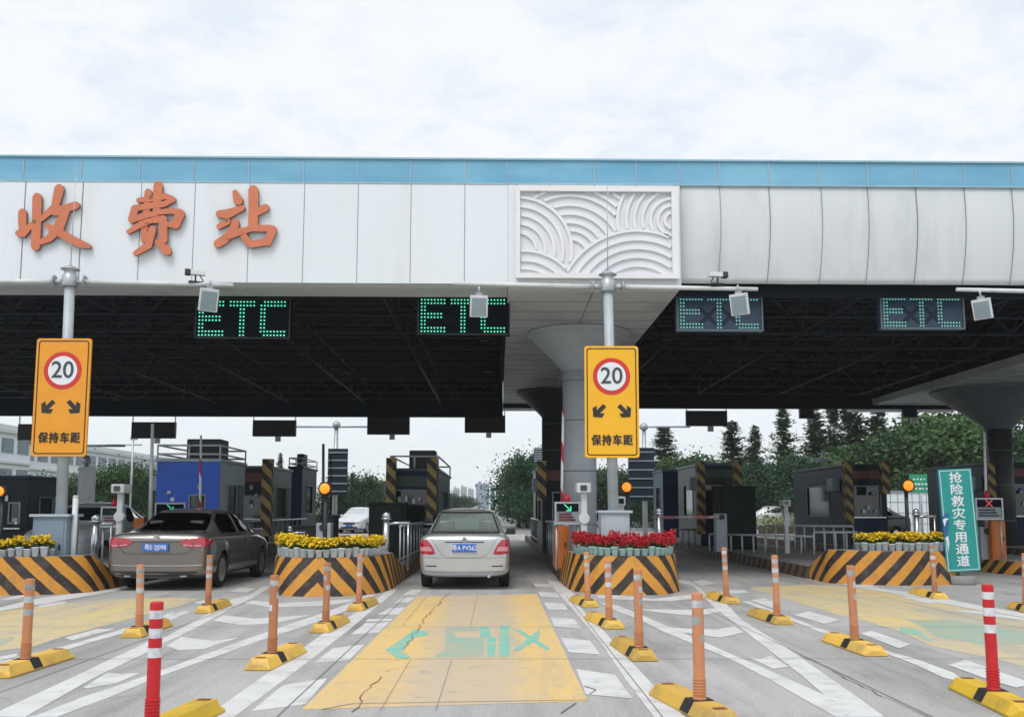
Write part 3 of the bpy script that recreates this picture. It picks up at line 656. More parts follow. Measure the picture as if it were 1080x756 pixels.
# wave relief panel
pan = MB(); x0 = V(545, 250, YF).x; x1 = V(713, 250, YF).x; z1 = V(630, 200, YF).z; z0 = V(630, 296, YF).z
pan.box((x0, YF-0.10, z0), (x1, YF-0.021, z1)); pan_o = cp(pan, 'relief_panel', M_reliefb); pan_o['label'] = 'white wave relief panel with overlapping arcs'
fx0, fx1 = V(548.5, 250, YF-.1).x, V(708, 250, YF-.1).x; fz1 = V(630, 203.5, YF-.1).z; fz0 = V(630, 289.5, YF-.1).z
mf = MB()
mf.box((x0-0.02, YF-0.20, z0), (fx0, YF-0.102, z1)); mf.box((fx1, YF-0.20, z0), (x1+0.02, YF-0.102, z1))
mf.box((fx0+.001, YF-0.198, fz1), (fx1-.001, YF-0.102, z1-.001)); mf.box((fx0+.001, YF-0.198, z0+.001), (fx1-.001, YF-0.102, fz0))
mf.build('relief_frame', M_relief, pan_o, world=can.location)
def z2w(x, y): return (fx0 + (x-60)/(1000-60)*(fx1-fx0), fz1 + (y-45)/(560-45)*(fz0-fz1))
mr = MB()
D = math.dist
c_1, c_2, c_3, c_4, c_5 = (50, 410), (90, 760), (370, 450), (790, 790), (1010, 220)
inside = lambda p: 60 <= p[0] <= 1000 and 45 <= p[1] <= 560
o4 = lambda p: D(p, c_4) > 505+8 or (p[0] < 380 and p[1] > 0 and D(p, c_4) > 513)
o2 = lambda p: D(p, c_2) > 345+8
o1 = lambda p: D(p, c_1) > 330+8
o5 = lambda p: D(p, c_5) > 345+8
fam = [(c_4, (505, 450, 395, 340, 285), lambda p: True), (c_2, (345, 285, 235), o4), (c_1, (330, 275, 220, 165, 108), lambda p: o4(p) and o2(p)),
       (c_5, (345, 290, 240, 190, 140, 95, 50), lambda p: o4(p)), (c_3, (480, 430, 385, 325, 270, 215, 165, 110), lambda p: o4(p) and o1(p) and o2(p) and o5(p))]
for c, rs, ok in fam:
    for r in rs:
        run = []
        def flush():
            if len(run) > 2:
                w = 9; L0 = []; L1 = []
                for (px, py, a) in run:
                    ux, uy = math.cos(a), math.sin(a)
                    L0.append(z2w(px - ux*w, py - uy*w)); L1.append(z2w(px + ux*w, py + uy*w))
                ys, yf = YF-0.102, YF-0.140
                for i in range(len(run)-1):
                    a, b, c2_, d = L0[i], L0[i+1], L1[i+1], L1[i]
                    mr.face([(a[0], yf, a[1]), (b[0], yf, b[1]), (c2_[0], yf, c2_[1]), (d[0], yf, d[1])])
                    mr.face([(a[0], ys, a[1]), (b[0], ys, b[1]), (b[0], yf, b[1]), (a[0], yf, a[1])])
                    mr.face([(d[0], ys, d[1]), (c2_[0], ys, c2_[1]), (c2_[0], yf, c2_[1]), (d[0], yf, d[1])])
            run.clear()
        n = 160
        for i in range(n+1):
            a = PI + 2*PI*i/n*1.0; p = (c[0]+r*math.cos(a), c[1]+r*math.sin(a))
            if inside(p) and ok(p): run.append((p[0], p[1], a))
            else: flush()
        flush()
mr.build('wave_arcs', M_relief, pan_o, world=can.location, recalc=False)

# the three brush characters on the front
chars = [
 ((10, 185, 8.4), [([(112,325),(112,400),(115,500)], [62,64,55]), ([(75,510),(112,520),(200,430)], [50,60,40]), ([(243,190),(238,420),(228,630)], [70,72,72]),
    ([(440,115),(400,280),(270,395)], [75,62,36]), ([(400,320),(500,290),(590,262)], [70,60,58]), ([(500,300),(430,470),(345,560),(270,592)], [60,85,55,40]),
    ([(335,445),(430,500),(560,575),(640,610),(705,628)], [38,62,66,60,34])]),
 ((125, 185, 8.4), [([(262,145),(245,330),(228,480),(222,575)], [55,52,50,46]), ([(350,85),(340,250),(330,395)], [70,62,50]), ([(175,220),(300,205),(420,185),(480,215)], [38,46,46,50]),
    ([(150,290),(290,268),(400,255),(460,225)], [46,46,46,40]), ([(145,290),(115,390)], [60,55]), ([(110,395),(250,350),(330,340)], [50,44,36]), ([(85,500),(200,430),(340,385)], [34,50,40]),
    ([(360,325),(460,315),(545,325)], [40,44,50]), ([(548,335),(500,440)], [70,70]), ([(500,445),(400,425)], [44,40]), ([(392,385),(395,570)], [66,66]), ([(240,405),(400,400)], [30,36]),
    ([(300,475),(262,620),(145,692)], [60,62,38]), ([(345,590),(430,670)], [46,74])]),
 ((220, 190, 9.45), [([(262,120),(295,205)], [48,88]), ([(100,335),(180,340),(340,275)], [60,86,46]), ([(100,462),(190,412)], [46,54]), ([(268,420),(240,510),(160,590),(85,635)], [70,80,76,72]),
    ([(445,95),(445,300),(440,470)], [88,84,86]), ([(470,325),(570,272)], [60,66]), ([(315,500),(370,590),(430,645)], [54,62,60]), ([(300,520),(430,480),(620,480)], [50,56,60]),
    ([(638,490),(585,620)], [76,70]), ([(425,640),(590,610)], [62,60]), ([(200,560),(320,520)], [50,44])])]
for k, ((rx, ry, s), strokes) in enumerate(chars):
    mb = MB()
    for j, (path, w) in enumerate(strokes):
        pts = outline(path, [q*1.14 for q in w]); y = YF - 0.085 - 0.003*j
        P3 = [V(rx + p.x/s, ry + p.y/s, y) for p in pts]
        mb.mi = 0; mb.prism(P3, (0, 0.012, 0)); mb.mi = 1
        mb.prism([p + Vector((0, 0.013, 0)) for p in P3], (0, 0.055, 0))
    # stand-off pins back to the panel
    c = V(rx + strokes[2][0][1][0]/s, ry + strokes[2][0][1][1]/s, YF)
    mb.box((c.x-0.03, YF-0.1, c.z-0.03), (c.x+0.03, YF-0.002, c.z+0.03))
    o = cp(mb, 'sign_character', [M_orange_letter, M_letter_side])
    o['label'] = 'orange raised brush character ' + '收费站'[k]

# ================================================================== LANE SIGNS UNDER THE CANOPY
BM = {'E': ["11111111","11111111","11000000","11000000","11111110","11111110","11000000","11000000","11111111","11111111"],
      'T': ["11111111","11111111","00011000","00011000","00011000","00011000","00011000","00011000","00011000","00011000"],
      'C': ["01111111","11111111","11000000","11000000","11000000","11000000","11000000","11000000","11111111","01111111"]}
def led_sign(x0, x1, y0, y1, Y, face, led, label, marks=False):
    a = V(x0, y1, Y); b = V(x1, y0, Y); c = (a+b)/2
    root = empty('lane_sign', (c.x, Y, a.z), label, 'led sign', 'LED signs hanging over the lanes')
    mb = MB(); mb.box((a.x, Y, a.z), (b.x, Y+0.18, b.z), 0.01); mb.build('housing', face, root, world=root.location)
    mf = MB(); t = 0.03
    for p, q in (((a.x, a.z), (a.x+t, b.z)), ((b.x-t, a.z), (b.x, b.z)), ((a.x+t, a.z), (b.x-t, a.z+t)), ((a.x+t, b.z-t), (b.x-t, b.z))):
        mf.box((p[0], Y-0.02, p[1]), (q[0], Y+0.001, q[1]))
    mf.build('frame', M_gmetal if marks else M_dark, root, world=root.location)
    mt = MB()
    for x in (a.x+0.15, b.x-0.15): mt.tube((x, Y+0.09, b.z-0.01), (x, Y+0.09, HB+0.35), 0.02, n=6)
    mt.build('hanger', M_dark, root, world=root.location)
    W_ = b.x-a.x-0.10; H_ = b.z-a.z-0.10; pitch = W_/27.0; pz = H_/9.6
    md = MB()
    for k, ch in enumerate('ETC'):
        for r, row in enumerate(BM[ch]):
            for q, v in enumerate(row):
                if v == '1':
                    x = a.x + 0.06 + (k*9.2 + q + 0.4)*pitch; z = b.z - 0.05 - (r+0.3)*pz
                    rr = pitch*0.27
                    md.prism([(x + rr*math.cos(u*PI/3), Y-0.012, z + rr*math.sin(u*PI/3)) for u in range(6)], (0, 0.01, 0))
    md.build('lettering', led, root, world=root.location)
    if marks:
        mx = MB()
        for cx in (0.36, 0.62):
            xc = a.x + (b.x-a.x)*cx; zc = a.z + (b.z-a.z)*0.38; r = (b.z-a.z)*0.2
            for sg in (1, -1):
                pts = outline([(xc-r, zc-r*sg), (xc+r, zc+r*sg)], 0.085); yy = Y-0.004 - (0.003 if sg > 0 else 0)
                mx.prism([(p.x, yy, p.y) for p in pts], (0, 0.003, 0))
        mx.build('unlit_cross', mat('unlit_led', (0.025, 0.045, 0.08)), root, world=root.location)
    return root
led_sign(205, 307, 315, 357, 19.3, M_ledface, M_led, 'dark LED board reading ETC in bright green, above the brown sedan')
led_sign(440, 538, 313, 353, 19.3, M_ledface, M_led, 'dark LED board reading ETC in bright green, beside the central white soffit')
led_sign(714, 804, 309, 349, 19.3, M_ledface2, M_ledr, 'LED board, blue reflection in its face colour, reading pale ETC, just right of the central white soffit', True)
led_sign(929, 1016, 309, 347, 19.3, M_ledface2, M_ledr, 'LED board, blue reflection in its face colour, reading pale ETC, at the far right under the grey front', True)

def rear_sign(x0, x1, y0, y1, ytop, Y, label):
    a = V(x0, y1, Y); b = V(x1, y0, Y); c = (a+b)/2; zt = V(x0, ytop, Y).z + 0.3
    root = empty('rear_lane_sign', (c.x, Y, a.z), label, 'lane sign', 'black backs of lane signs along the rear edge')
    mb = MB(); mb.box((a.x, Y, a.z), (b.x, Y+0.2, b.z), 0.015); mb.build('housing', M_dark, root, world=root.location)
    for x in (a.x+0.03, b.x-0.03):
        mt = MB(); mt.box((x-0.02, Y+0.06, b.z), (x+0.02, Y+0.1, zt)); mt.build('hanger', M_galv, root, world=root.location)
    md = MB(); md.box((c.x+0.05, Y+0.05, a.z-0.22), (c.x+0.28, Y+0.15, a.z)); md.build('sensor', M_wmetal, root, world=root.location)
rear_sign(18, 34, 447, 464, 441, YR+0.5, 'black lane sign back hanging left of and partly behind the left speed sign')
rear_sign(138, 185, 445, 462, 441, YR+0.5, 'black lane sign back hanging just right of the left speed sign')
rear_sign(266, 312, 443, 460, 440, YR+0.5, 'black lane sign back hanging above the dark booths, between two others')
rear_sign(387, 432, 440, 458, 438, YR+0.5, 'black lane sign back hanging above the booth with two striped posts')
rear_sign(490, 533, 438, 456, 437, YR+0.5, 'black lane sign back hanging above the silver sedan, next to the white soffit')
rear_sign(724, 767, 433, 449, 430, YR-2.5, 'black lane sign back hanging right of the central speed sign over the trees')
rear_sign(844, 858, 429, 441, 428, YR-2.5, 'small black sign box at the rear edge before the tall conifers')
rear_sign(953, 967, 427, 440, 426, YR-2.5, 'small black sign box at the rear edge beside the right cone soffit')
# ================================================================== GANTRY POLES WITH SPEED SIGNS
def antenna(parent, px, py, Y, w, h, tilt, roll, w0, yaw=None):
    """white flat antenna hanging under the arm"""
    c = V(px, py, Y)
    mb = MB(); mb.box((-w/2, -0.035, -h/2), (w/2, 0.035, h/2), 0.012)
    o = mb.build('antenna', M_wmetal, parent)
    m2 = MB(); m2.box((-w/2+0.03, -0.041, -h/2+0.02), (w/2-0.03, -0.036, h/2-0.05)); m2.build('antenna_cover', M_gmetal, o)
    m3 = MB(); m3.box((-0.06, 0.0, h/2), (0.06, 0.06, h/2+0.05)); m3.tube((0, 0.03, h/2+.04), (0, 0.03, h/2+0.16), 0.02, n=8); m3.build('bracket', M_galv, o)
    o.location = c - w0; o.rotation_euler = (R(tilt), R(roll*0.12), R(roll*1.9)); return o
def cctv(parent, px, py, Y, w0, rz, m=M_wmetal, up=0.0):
    c = V(px, py, Y)
    mb = MB(); mb.box((-0.17, -0.05, 0.12), (0.10, 0.05, 0.21), 0.015); mb.mi = 1; mb.box((0.09, -0.06, 0.11), (0.19, 0.06, 0.22), 0.01)
    mb.mi = 2; mb.tube((0.0, 0, 0.12), (0.0, 0, 0.0), 0.016, n=8); mb.tube((-0.14, 0, 0.02), (-0.07, 0, 0.13), 0.01, n=6); mb.box((-0.14, -0.06, -0.03), (0.12, 0.06, 0.0))
    o = mb.build('camera_unit', [m, M_plastic, M_dark], parent); o.location = c - w0; o.rotation_euler = (0, 0, R(rz)); return o
def speed_pole(px_pole, top_y, base_y, arm, arm_y, sign, label, face, ants, cams, rod_top, Y=17.25, ring=True):
    pt = V(px_pole[0], top_y, Y); pb = V(px_pole[1], base_y, Y)
    xm = (pt.x+pb.x)/2; w0 = Vector((xm, Y, 0.6))
    root = empty('speed_limit_gantry', w0, label, 'sign pole', 'white poles with cross arms at the lane entry')
    mb = MB(); mb.tube((pb.x, Y, pb.z), (pt.x, Y, pt.z), 0.098, 0.088, n=20); mb.build('pole', M_pole, root, world=w0)
    mb = MB(); z = V(px_pole[0], arm_y, Y).z
    mb.lathe([(0.13, z-0.10), (0.14, z-0.08), (0.14, z+0.10), (0.12, z+0.12), (0.10, z+0.2), (0.17, z+0.22), (0.17, z+0.235), (0.06, z+0.29)], (pt.x, Y, 0), 20)
    for s in (-1, 1):
        mb.tube((pt.x+s*0.12, Y, z), (pt.x+s*0.30, Y, z), 0.05, n=12); mb.tube((pt.x+s*0.27, Y, z), (pt.x+s*0.285, Y, z), 0.12, n=16)
        for u in range(6): mb.tube((pt.x+s*0.255, Y+0.09*math.cos(u*PI/3), z+0.09*math.sin(u*PI/3)), (pt.x+s*0.31, Y+0.09*math.cos(u*PI/3), z+0.09*math.sin(u*PI/3)), 0.012, n=6)
    mb.build('arm_collar', M_galv, root, world=w0)
    mb = MB(); xa = V(arm[0], arm_y, Y).x; xb = V(arm[1], arm_y, Y).x
    mb.tube((pt.x-0.28, Y, z), (xa, Y, z+arm[2]), 0.045, 0.036, n=12); mb.tube((pt.x+0.28, Y, z), (xb, Y, z+arm[3]), 0.045, 0.036, n=12)
    mb.build('cross_arm', M_wmetal, root, world=w0)
    if rod_top:
        mb = MB(); mb.tube((pt.x, Y, z+0.28), (pt.x+0.01, Y, V(px_pole[0], rod_top, Y).z), 0.009, 0.006, n=6); mb.build('lightning_rod', M_galv, root, world=w0)
    for a in ants: antenna(root, *a[:2], Y, *a[2:], w0)
    for c in cams: cctv(root, c[0], c[1], Y, w0, c[2])
    if sign:
        (x0, y0), (x1, y1) = sign; Ys = Y-0.14
        a = V(x0, y1, Ys); b = V(x1, y0, Ys); W_ = b.x-a.x; H_ = b.z-a.z; cx = (a.x+b.x)/2
        so = bpy.data.objects.new
        mb = MB(); mb.mi = 0
        rr = rrect(-W_/2, 0, W_/2, H_, 0.05); mb.prism([(x, 0.0, z) for x, z in rr], (0, 0.035, 0))
        mb.mi = 1
        for zz in (0.35, H_-0.35): mb.box((-0.16, 0.036, zz-0.03), (0.16, 0.26, zz+0.03))
        plate = mb.build('sign_board', [face, M_galv], root); plate.location = (cx-w0.x, -0.14, a.z-w0.z)
        u = W_/1.12
        m2 = MB()         # black border line
        o1, o2 = rrect(-W_/2+.045*u, .045*u, W_/2-.045*u, H_-.045*u, .06*u), rrect(-W_/2+.068*u, .068*u, W_/2-.068*u, H_-.068*u, .045*u)
        for i in range(len(o1)):
            j = (i+1) % len(o1); m2.face([(o1[i][0], -0.003, o1[i][1]), (o1[j][0], -0.003, o1[j][1]), (o2[j][0], -0.003, o2[j][1]), (o2[i][0], -0.003, o2[i][1])])
        zc = H_*0.725; ra = W_*0.345
        m2.build('border_line', M_ink, plate)
        def disc(r, y, m, nm): 
            q = MB(); q.prism([(r*math.cos(t*PI/24), y, zc + r*math.sin(t*PI/24)) for t in range(48)], (0, 0.002, 0)); q.build(nm, m, plate)
        disc(ra, -0.004, M_red, 'red_ring'); disc(ra*0.765, -0.008, M_signw, 'white_disc')
        text_obj('number', '20', W_*0.43, M_ink2, plate, (0, -0.013, zc), extrude=0.002, bold=0.004*u, xs=0.98)
        for s in (-1, 1):
            m3 = MB()
            base = Vector((s*0.14*W_*1.0 + s*0.02, H_*0.455)); d = Vector((s*0.707, -0.707)); n = Vector((-d.y, d.x)); L_ = 0.30*u; w = 0.045*u
            base = Vector((s*W_*0.13, H_*0.465))
            P = [base+n*w, base-n*w, base+d*(L_*0.62)-n*w, base+d*(L_*0.40)-n*w*2.5, base+d*(L_*0.72)-n*w*3.1, base+d*L_*1.12, base+d*(L_*0.72)+n*w*3.1, base+d*(L_*0.40)+n*w*2.5, base+d*(L_*0.62)+n*w]
            m3.prism([(p.x, -0.006, p.y) for p in P], (0, 0.003, 0)); m3.build('arrow', M_ink, plate)
        text_obj('lettering', '保持车距', W_*0.205, M_ink, plate, (0, -0.006, H_*0.150), extrude=0.002, bold=0.008*u, xs=0.86, spc=1.2)
        plate.rotation_euler = (0, 0, R(-1.0))
    return root
speed_pole((74, 64.5), 290, 545, (-25, 246, -0.0, -0.05), 297, ((31.8, 357), (97.2, 481)),
   'pole at the left edge with amber 20 speed limit board, cross arm and lightning rod', M_signo,
   [(220, 316.5, 0.34, 0.42, 16, 14)], [(206, 297, 200)], 175)
speed_pole((641, 647), 297, 545, (479, 799, 0.05, -0.03), 302.5, ((617, 365), (673, 482.5)),
   'pole on the red flower island with bright yellow 20 speed limit board', M_signy,
   [(505, 323, 0.33, 0.40, 14, 2), (780, 321, 0.34, 0.40, 14, -16)], [(757, 299, 10)], 195)
speed_pole((1176, 1180), 305, 548, (1009, 1340, 0.05, 0.0), 309, None,
   'cross arm with a tilted white antenna entering at the right edge', M_signy,
   [(1036, 326, 0.33, 0.38, 14, -22)], [], None)

def cabinet(x0, x1, y0, Y, label, w=0.6, side=0.5, m=M_cab):
    a = V(x0, y0, Y); b = V(x1, y0, Y); c = (a+b)/2; zt = a.z; h0 = 0.25
    root = empty('control_cabinet', (c.x, Y+side/2, h0), label, 'cabinet', 'grey cabinets at the foot of the sign poles')
    mb = MB(); mb.box((a.x, Y, h0), (b.x, Y+side, zt), 0.01); mb.build('body', m, root, world=root.location)
    mb = MB(); mb.box((a.x-0.05, Y-0.05, zt+0.002), (b.x+0.05, Y+side+0.05, zt+0.05), 0.008); mb.build('lid', M_cab, root, world=root.location)
    mb = MB(); mb.box((a.x+0.05, Y-0.012, h0+0.08), (b.x-0.05, Y-0.001, zt-0.06)); mb.build('door', m, root, world=root.location)
    mb = MB(); mb.box((b.x-0.12, Y-0.035, (h0+zt)/2-0.05), (b.x-0.09, Y-0.013, (h0+zt)/2+0.05)); mb.build('handle', M_dark, root, world=root.location)
cabinet(35, 71, 545, 17.0, 'grey blue cabinet under the left speed sign, behind yellow flowers', m=M_cabb)
cabinet(634, 664, 541, 17.0, 'pale grey cabinet under the central speed sign, behind red flowers')

# ================================================================== DELINEATOR POSTS
def bollard(top, bot, b0, b1, red, label, worn=0):
    """top/bot: post top and bottom in the photo, b0/b1: the two ends of its base on the ground"""
    e0 = G(*b0, 0.03); e1 = G(*b1, 0.03); d = (e1-e0); L_ = max(0.55, min(1.15, d.length)); d.normalize()
    p = G(*bot, 0.10)
    Ht = V(top[0], top[1], p.y).z
    root = empty('delineator_post', (p.x, p.y, 0), label, 'bollard', 'flexible delineator posts on the lane lines')
    ang = math.atan2(d.y, d.x); root.rotation_euler = (0, 0, ang)
    c = ((e0+e1)/2 - p); off = c.x*d.x + c.y*d.y
    off = max(-0.3, min(0.3, off))
    by = M_basey if red else M_basef
    # base: bevelled long block, darker ends' reflectors, black middle saddle
    h = 0.10; wb = 0.125
    def seg(x0, x1, t0, t1, m, nm, par=root):
        mb = MB(); P = []
        for x, k in ((x0, t0), (x0+ (0.06 if t0 < 1 else 0.001), 1), (x1-(0.06 if t1 < 1 else 0.001), 1), (x1, t1)):
            P.append([(x, -wb*(0.9+0.1*k), 0.006), (x, -wb*(0.9+0.1*k), 0.02), (x, -wb*0.62*k, h*k), (x, wb*0.62*k, h*k), (x, wb*(0.9+0.1*k), 0.02), (x, wb*(0.9+0.1*k), 0.006)])
        vs = [[mb.bm.verts.new(q) for q in r] for r in P]
        for A, B in zip(vs, vs[1:]):
            for i in range(6):
                j = (i+1) % 6; mb.bm.faces.new((A[i], A[j], B[j], B[i]))
        mb.bm.faces.new(vs[0][::-1]); mb.bm.faces.new(vs[-1])
        return mb.build(nm, m, par)
    base = seg(off-L_/2, off+L_/2, 0.55, 0.55, by, 'base')
    mb = MB(); k = 1.03
    mb.prism([(-0.075, -wb*k, 0.02), (-0.075, -wb*0.63*k, h*k), (-0.075, wb*0.63*k, h*k), (-0.075, wb*k, 0.02)], (0.15, 0, 0)); mb.build('saddle', M_black, root)
    mb = MB()
    for s in (-1, 1):
        xe = off + s*(L_/2-0.1); mb.box((xe-0.03, -0.045, h-0.004), (xe+0.03, 0.045, h+0.004))
    mb.build('reflector', M_refl, base)
    # post, leaning the way the photo shows
    tx = V(top[0], top[1], p.y) - Vector((p.x, p.y, 0)); lean = Vector((tx.x, 0, 0))
    inv = Matrix.Rotation(-ang, 3, 'Z')
    Hh = Ht
    mp = M_postr if red else M_posto
    r = 0.042
    axis_top = inv @ Vector((lean.x, random.uniform(-0.01, 0.01), Hh))
    b_ = Vector((0, 0, 0.10))
    def at(t): return b_.lerp(axis_top, t)
    mb = MB(); n = 20
    prof = [(1.18, 0.0), (1.18, 0.012)]
    for i in range(7): prof += [(1.14, 0.02+i*0.028), (1.14, 0.034+i*0.028), (0.98, 0.036+i*0.028), (0.98, 0.046+i*0.028)]
    prof += [(1.0, 0.23), (1.0, 0.985), (0.94, 0.997), (0.7, 1.0)]
    rings = []
    for k, t in prof: 
        c_ = at(t); rings.append([mb.bm.verts.new(c_ + Vector((r*k*math.cos(2*PI*i/n), r*k*math.sin(2*PI*i/n), 0))) for i in range(n)])
    for A, B in zip(rings, rings[1:]):
        for i in range(n):
            j = (i+1) % n; mb.bm.faces.new((A[i], A[j], B[j], B[i]))
    mb.bm.faces.new(rings[-1])
    post = mb.build('post', mp, root)
    bands = ((0.86, 0.93), (0.70, 0.78), (0.54, 0.62))
    rnd = random.Random(int(top[0]))
    for t0, t1 in bands:
        mb = MB(); A = at(t0); B = at(t1); rr = r*1.02
        a0, a1 = 0, n
        if worn == 1 and t0 < 0.8: a0, a1 = rnd.choice(((0, 14), (6, 20), (3, 17)))
        RA = [mb.bm.verts.new(A + Vector((rr*math.cos(2*PI*i/n), rr*math.sin(2*PI*i/n), 0))) for i in range(n+1)]
        RB = [mb.bm.verts.new(B + Vector((rr*math.cos(2*PI*i/n), rr*math.sin(2*PI*i/n), 0))) for i in range(n+1)]
        for i in range(a0, a1): mb.bm.faces.new((RA[i], RA[i+1], RB[i+1], RB[i]))
        mb.build('reflective_band', M_band2 if red else M_band, post)
    return root
B = [
 ((166,634),(160,762),(204,741),(120,778),1,'bright red and white delineator post at the bottom left corner',0),
 ((32,610),(27,694),(65,690),(-8,712),0,'faded orange post at the left edge on a bright yellow base',0),
 ((148.5,595),(147,660),(162,655),(119,670),0,'faded orange post in front of the brown sedan\'s rear bumper',0),
 ((221.5,585),(219.5,637),(238,633),(201,646),0,'faded orange post beside the brown sedan\'s rear wheel',0),
 ((290,606),(287,688),(310,682),(258,706),0,'faded orange post with torn grey bands, nearest one left of the yellow pad',1),
 ((345.5,593),(343.5,655),(358,651),(325,667),0,'faded orange post standing in front of the middle of the yellow flower island',1),
 ((380,584),(378.5,635),(390,633),(367,643),0,'faded orange post at the right end of the yellow flower island, smallest of its row',0),
 ((618.5,582),(620,632),(613,631),(630,638),0,'faded orange post before the left side of the red flower island, farthest of its row',0),
 ((641,590),(642.5,652),(631,648),(656,659),0,'faded orange post before the red flower island, second farthest of its row',0),
 ((672.5,600),(674,682),(657,674),(693,697),0,'faded orange post before the right half of the red flower island',1),
 ((735.5,625),(738,737),(705,727),(776,762),0,'largest faded orange post, at the bottom right of centre with grey worn bands',1),
 ((763.5,577),(766,628),(751,627),(781,636),0,'faded orange post just right of the red flower island, smallest of the right row',0),
 ((817,585),(819.5,648),(799,644),(840,657),0,'faded orange post between two others on the right hand lane line',0),
 ((897,596),(901.5,674),(873,671),(932,691),0,'faded orange post in front of the diagonal striped nose, behind the red right post',1),
 ((1041,616),(1048,727),(1001,716),(1100,762),1,'bright red and white delineator post at the right edge on a large yellow base',0),
 ((983,575),(986,624),(966,622),(1007,631),0,'faded orange post overlapping the green vertical sign\'s left edge',0),
 ((1080.5,583),(1082,637),(1057,637),(1105,650),0,'faded orange post cut off by the right picture edge',0),
]
for a in B: bollard(*a)

# ================================================================== GREEN VERTICAL SIGN
pz = G(1014, 616)
root = empty('vertical_sign', (pz.x, pz.y, 0), 'tall teal sign board with white vertical characters on a round concrete foot', 'sign')
mb = MB(); mb.lathe([(0.26, 0.002), (0.27, 0.03), (0.27, 0.14), (0.25, 0.165), (0.05, 0.168)], (0, 0, 0), 28); mb.build('foot', M_island, root)
mb = MB(); mb.tube((0, 0, 0.16), (0, 0, 0.5), 0.03, n=10); mb.build('stem', M_galv, root)
a = V(993.5, 602, pz.y); b = V(1029, 494, pz.y); Wg = V(1030, 550, pz.y).x - V(993, 550, pz.y).x; Hg = b.z - a.z
cx = V(1009.5, 548, pz.y).x - pz.x; cz = V(1009.5, 548, pz.y).z
mb = MB(); mb.mi = 0; mb.box((-Wg/2, -0.07, -Hg/2), (Wg/2, -0.02, Hg/2)); board = mb.build('board', [M_bluef], root)
mf = MB(); mf.box((-Wg/2+0.001, -0.076, -Hg/2+0.001), (Wg/2-0.001, -0.071, Hg/2-0.001)); mf.build('face', M_teals, board)
ml = MB(); t = 0.012; e = 0.03
for p, q in (((-Wg/2+e, -Hg/2+e), (-Wg/2+e+t, Hg/2-e)), ((Wg/2-e-t, -Hg/2+e), (Wg/2-e, Hg/2-e)), ((-Wg/2+e+t, -Hg/2+e), (Wg/2-e-t, -Hg/2+e+t)), ((-Wg/2+e+t, Hg/2-e-t), (Wg/2-e-t, Hg/2-e))):
    ml.box((p[0], -0.080, p[1]), (q[0], -0.077, q[1]))
ml.build('border_line', M_signw, board)
for i, ch in enumerate('抢险救灾专用通道'):
    text_obj('lettering', ch, 0.225, M_signw, board, (0.0, -0.081, Hg/2 - 0.19 - i*(Hg-0.30)/7.35), extrude=0.002, bold=0.005, xs=1.25)
mt = MB(); 
mt.prism([(-Wg/2-0.004, -0.090, -0.32), (-Wg/2+0.05, -0.090, -0.36), (-Wg/2+0.09, -0.090, -0.2), (-Wg/2+0.14, -0.090, -0.02), (-Wg/2+0.12, -0.090, 0.08), (-Wg/2+0.17, -0.090, 0.16), (-Wg/2+0.08, -0.090, 0.13), (-Wg/2-0.004, -0.090, 0.06)], (0, 0.008, 0))
mt.build('ragged_patch', M_bluef, board)  # ragged blue shape on the left edge, white ones follow
mt = MB(); mt.prism([(-Wg/2+0.05, -0.096, -0.62), (-Wg/2+0.09, -0.096, -0.45), (-Wg/2+0.08, -0.096, -0.30), (-Wg/2+0.01, -0.096, -0.34), (-Wg/2+0.05, -0.096, -0.42)], (0, 0.005, 0)); 
mt.prism([(-Wg/2+0.03, -0.096, -0.12), (-Wg/2+0.07, -0.096, 0.0), (-Wg/2+0.13, -0.096, 0.03), (-Wg/2+0.06, -0.096, 0.05), (-Wg/2+0.0, -0.096, 0.02)], (0, 0.005, 0)); mt.build('ragged_patch', M_signw, board)
board.location = (cx, 0, cz); board.rotation_euler = (0, R(-2.8), R(4))
board.scale = (1, 1, 1)

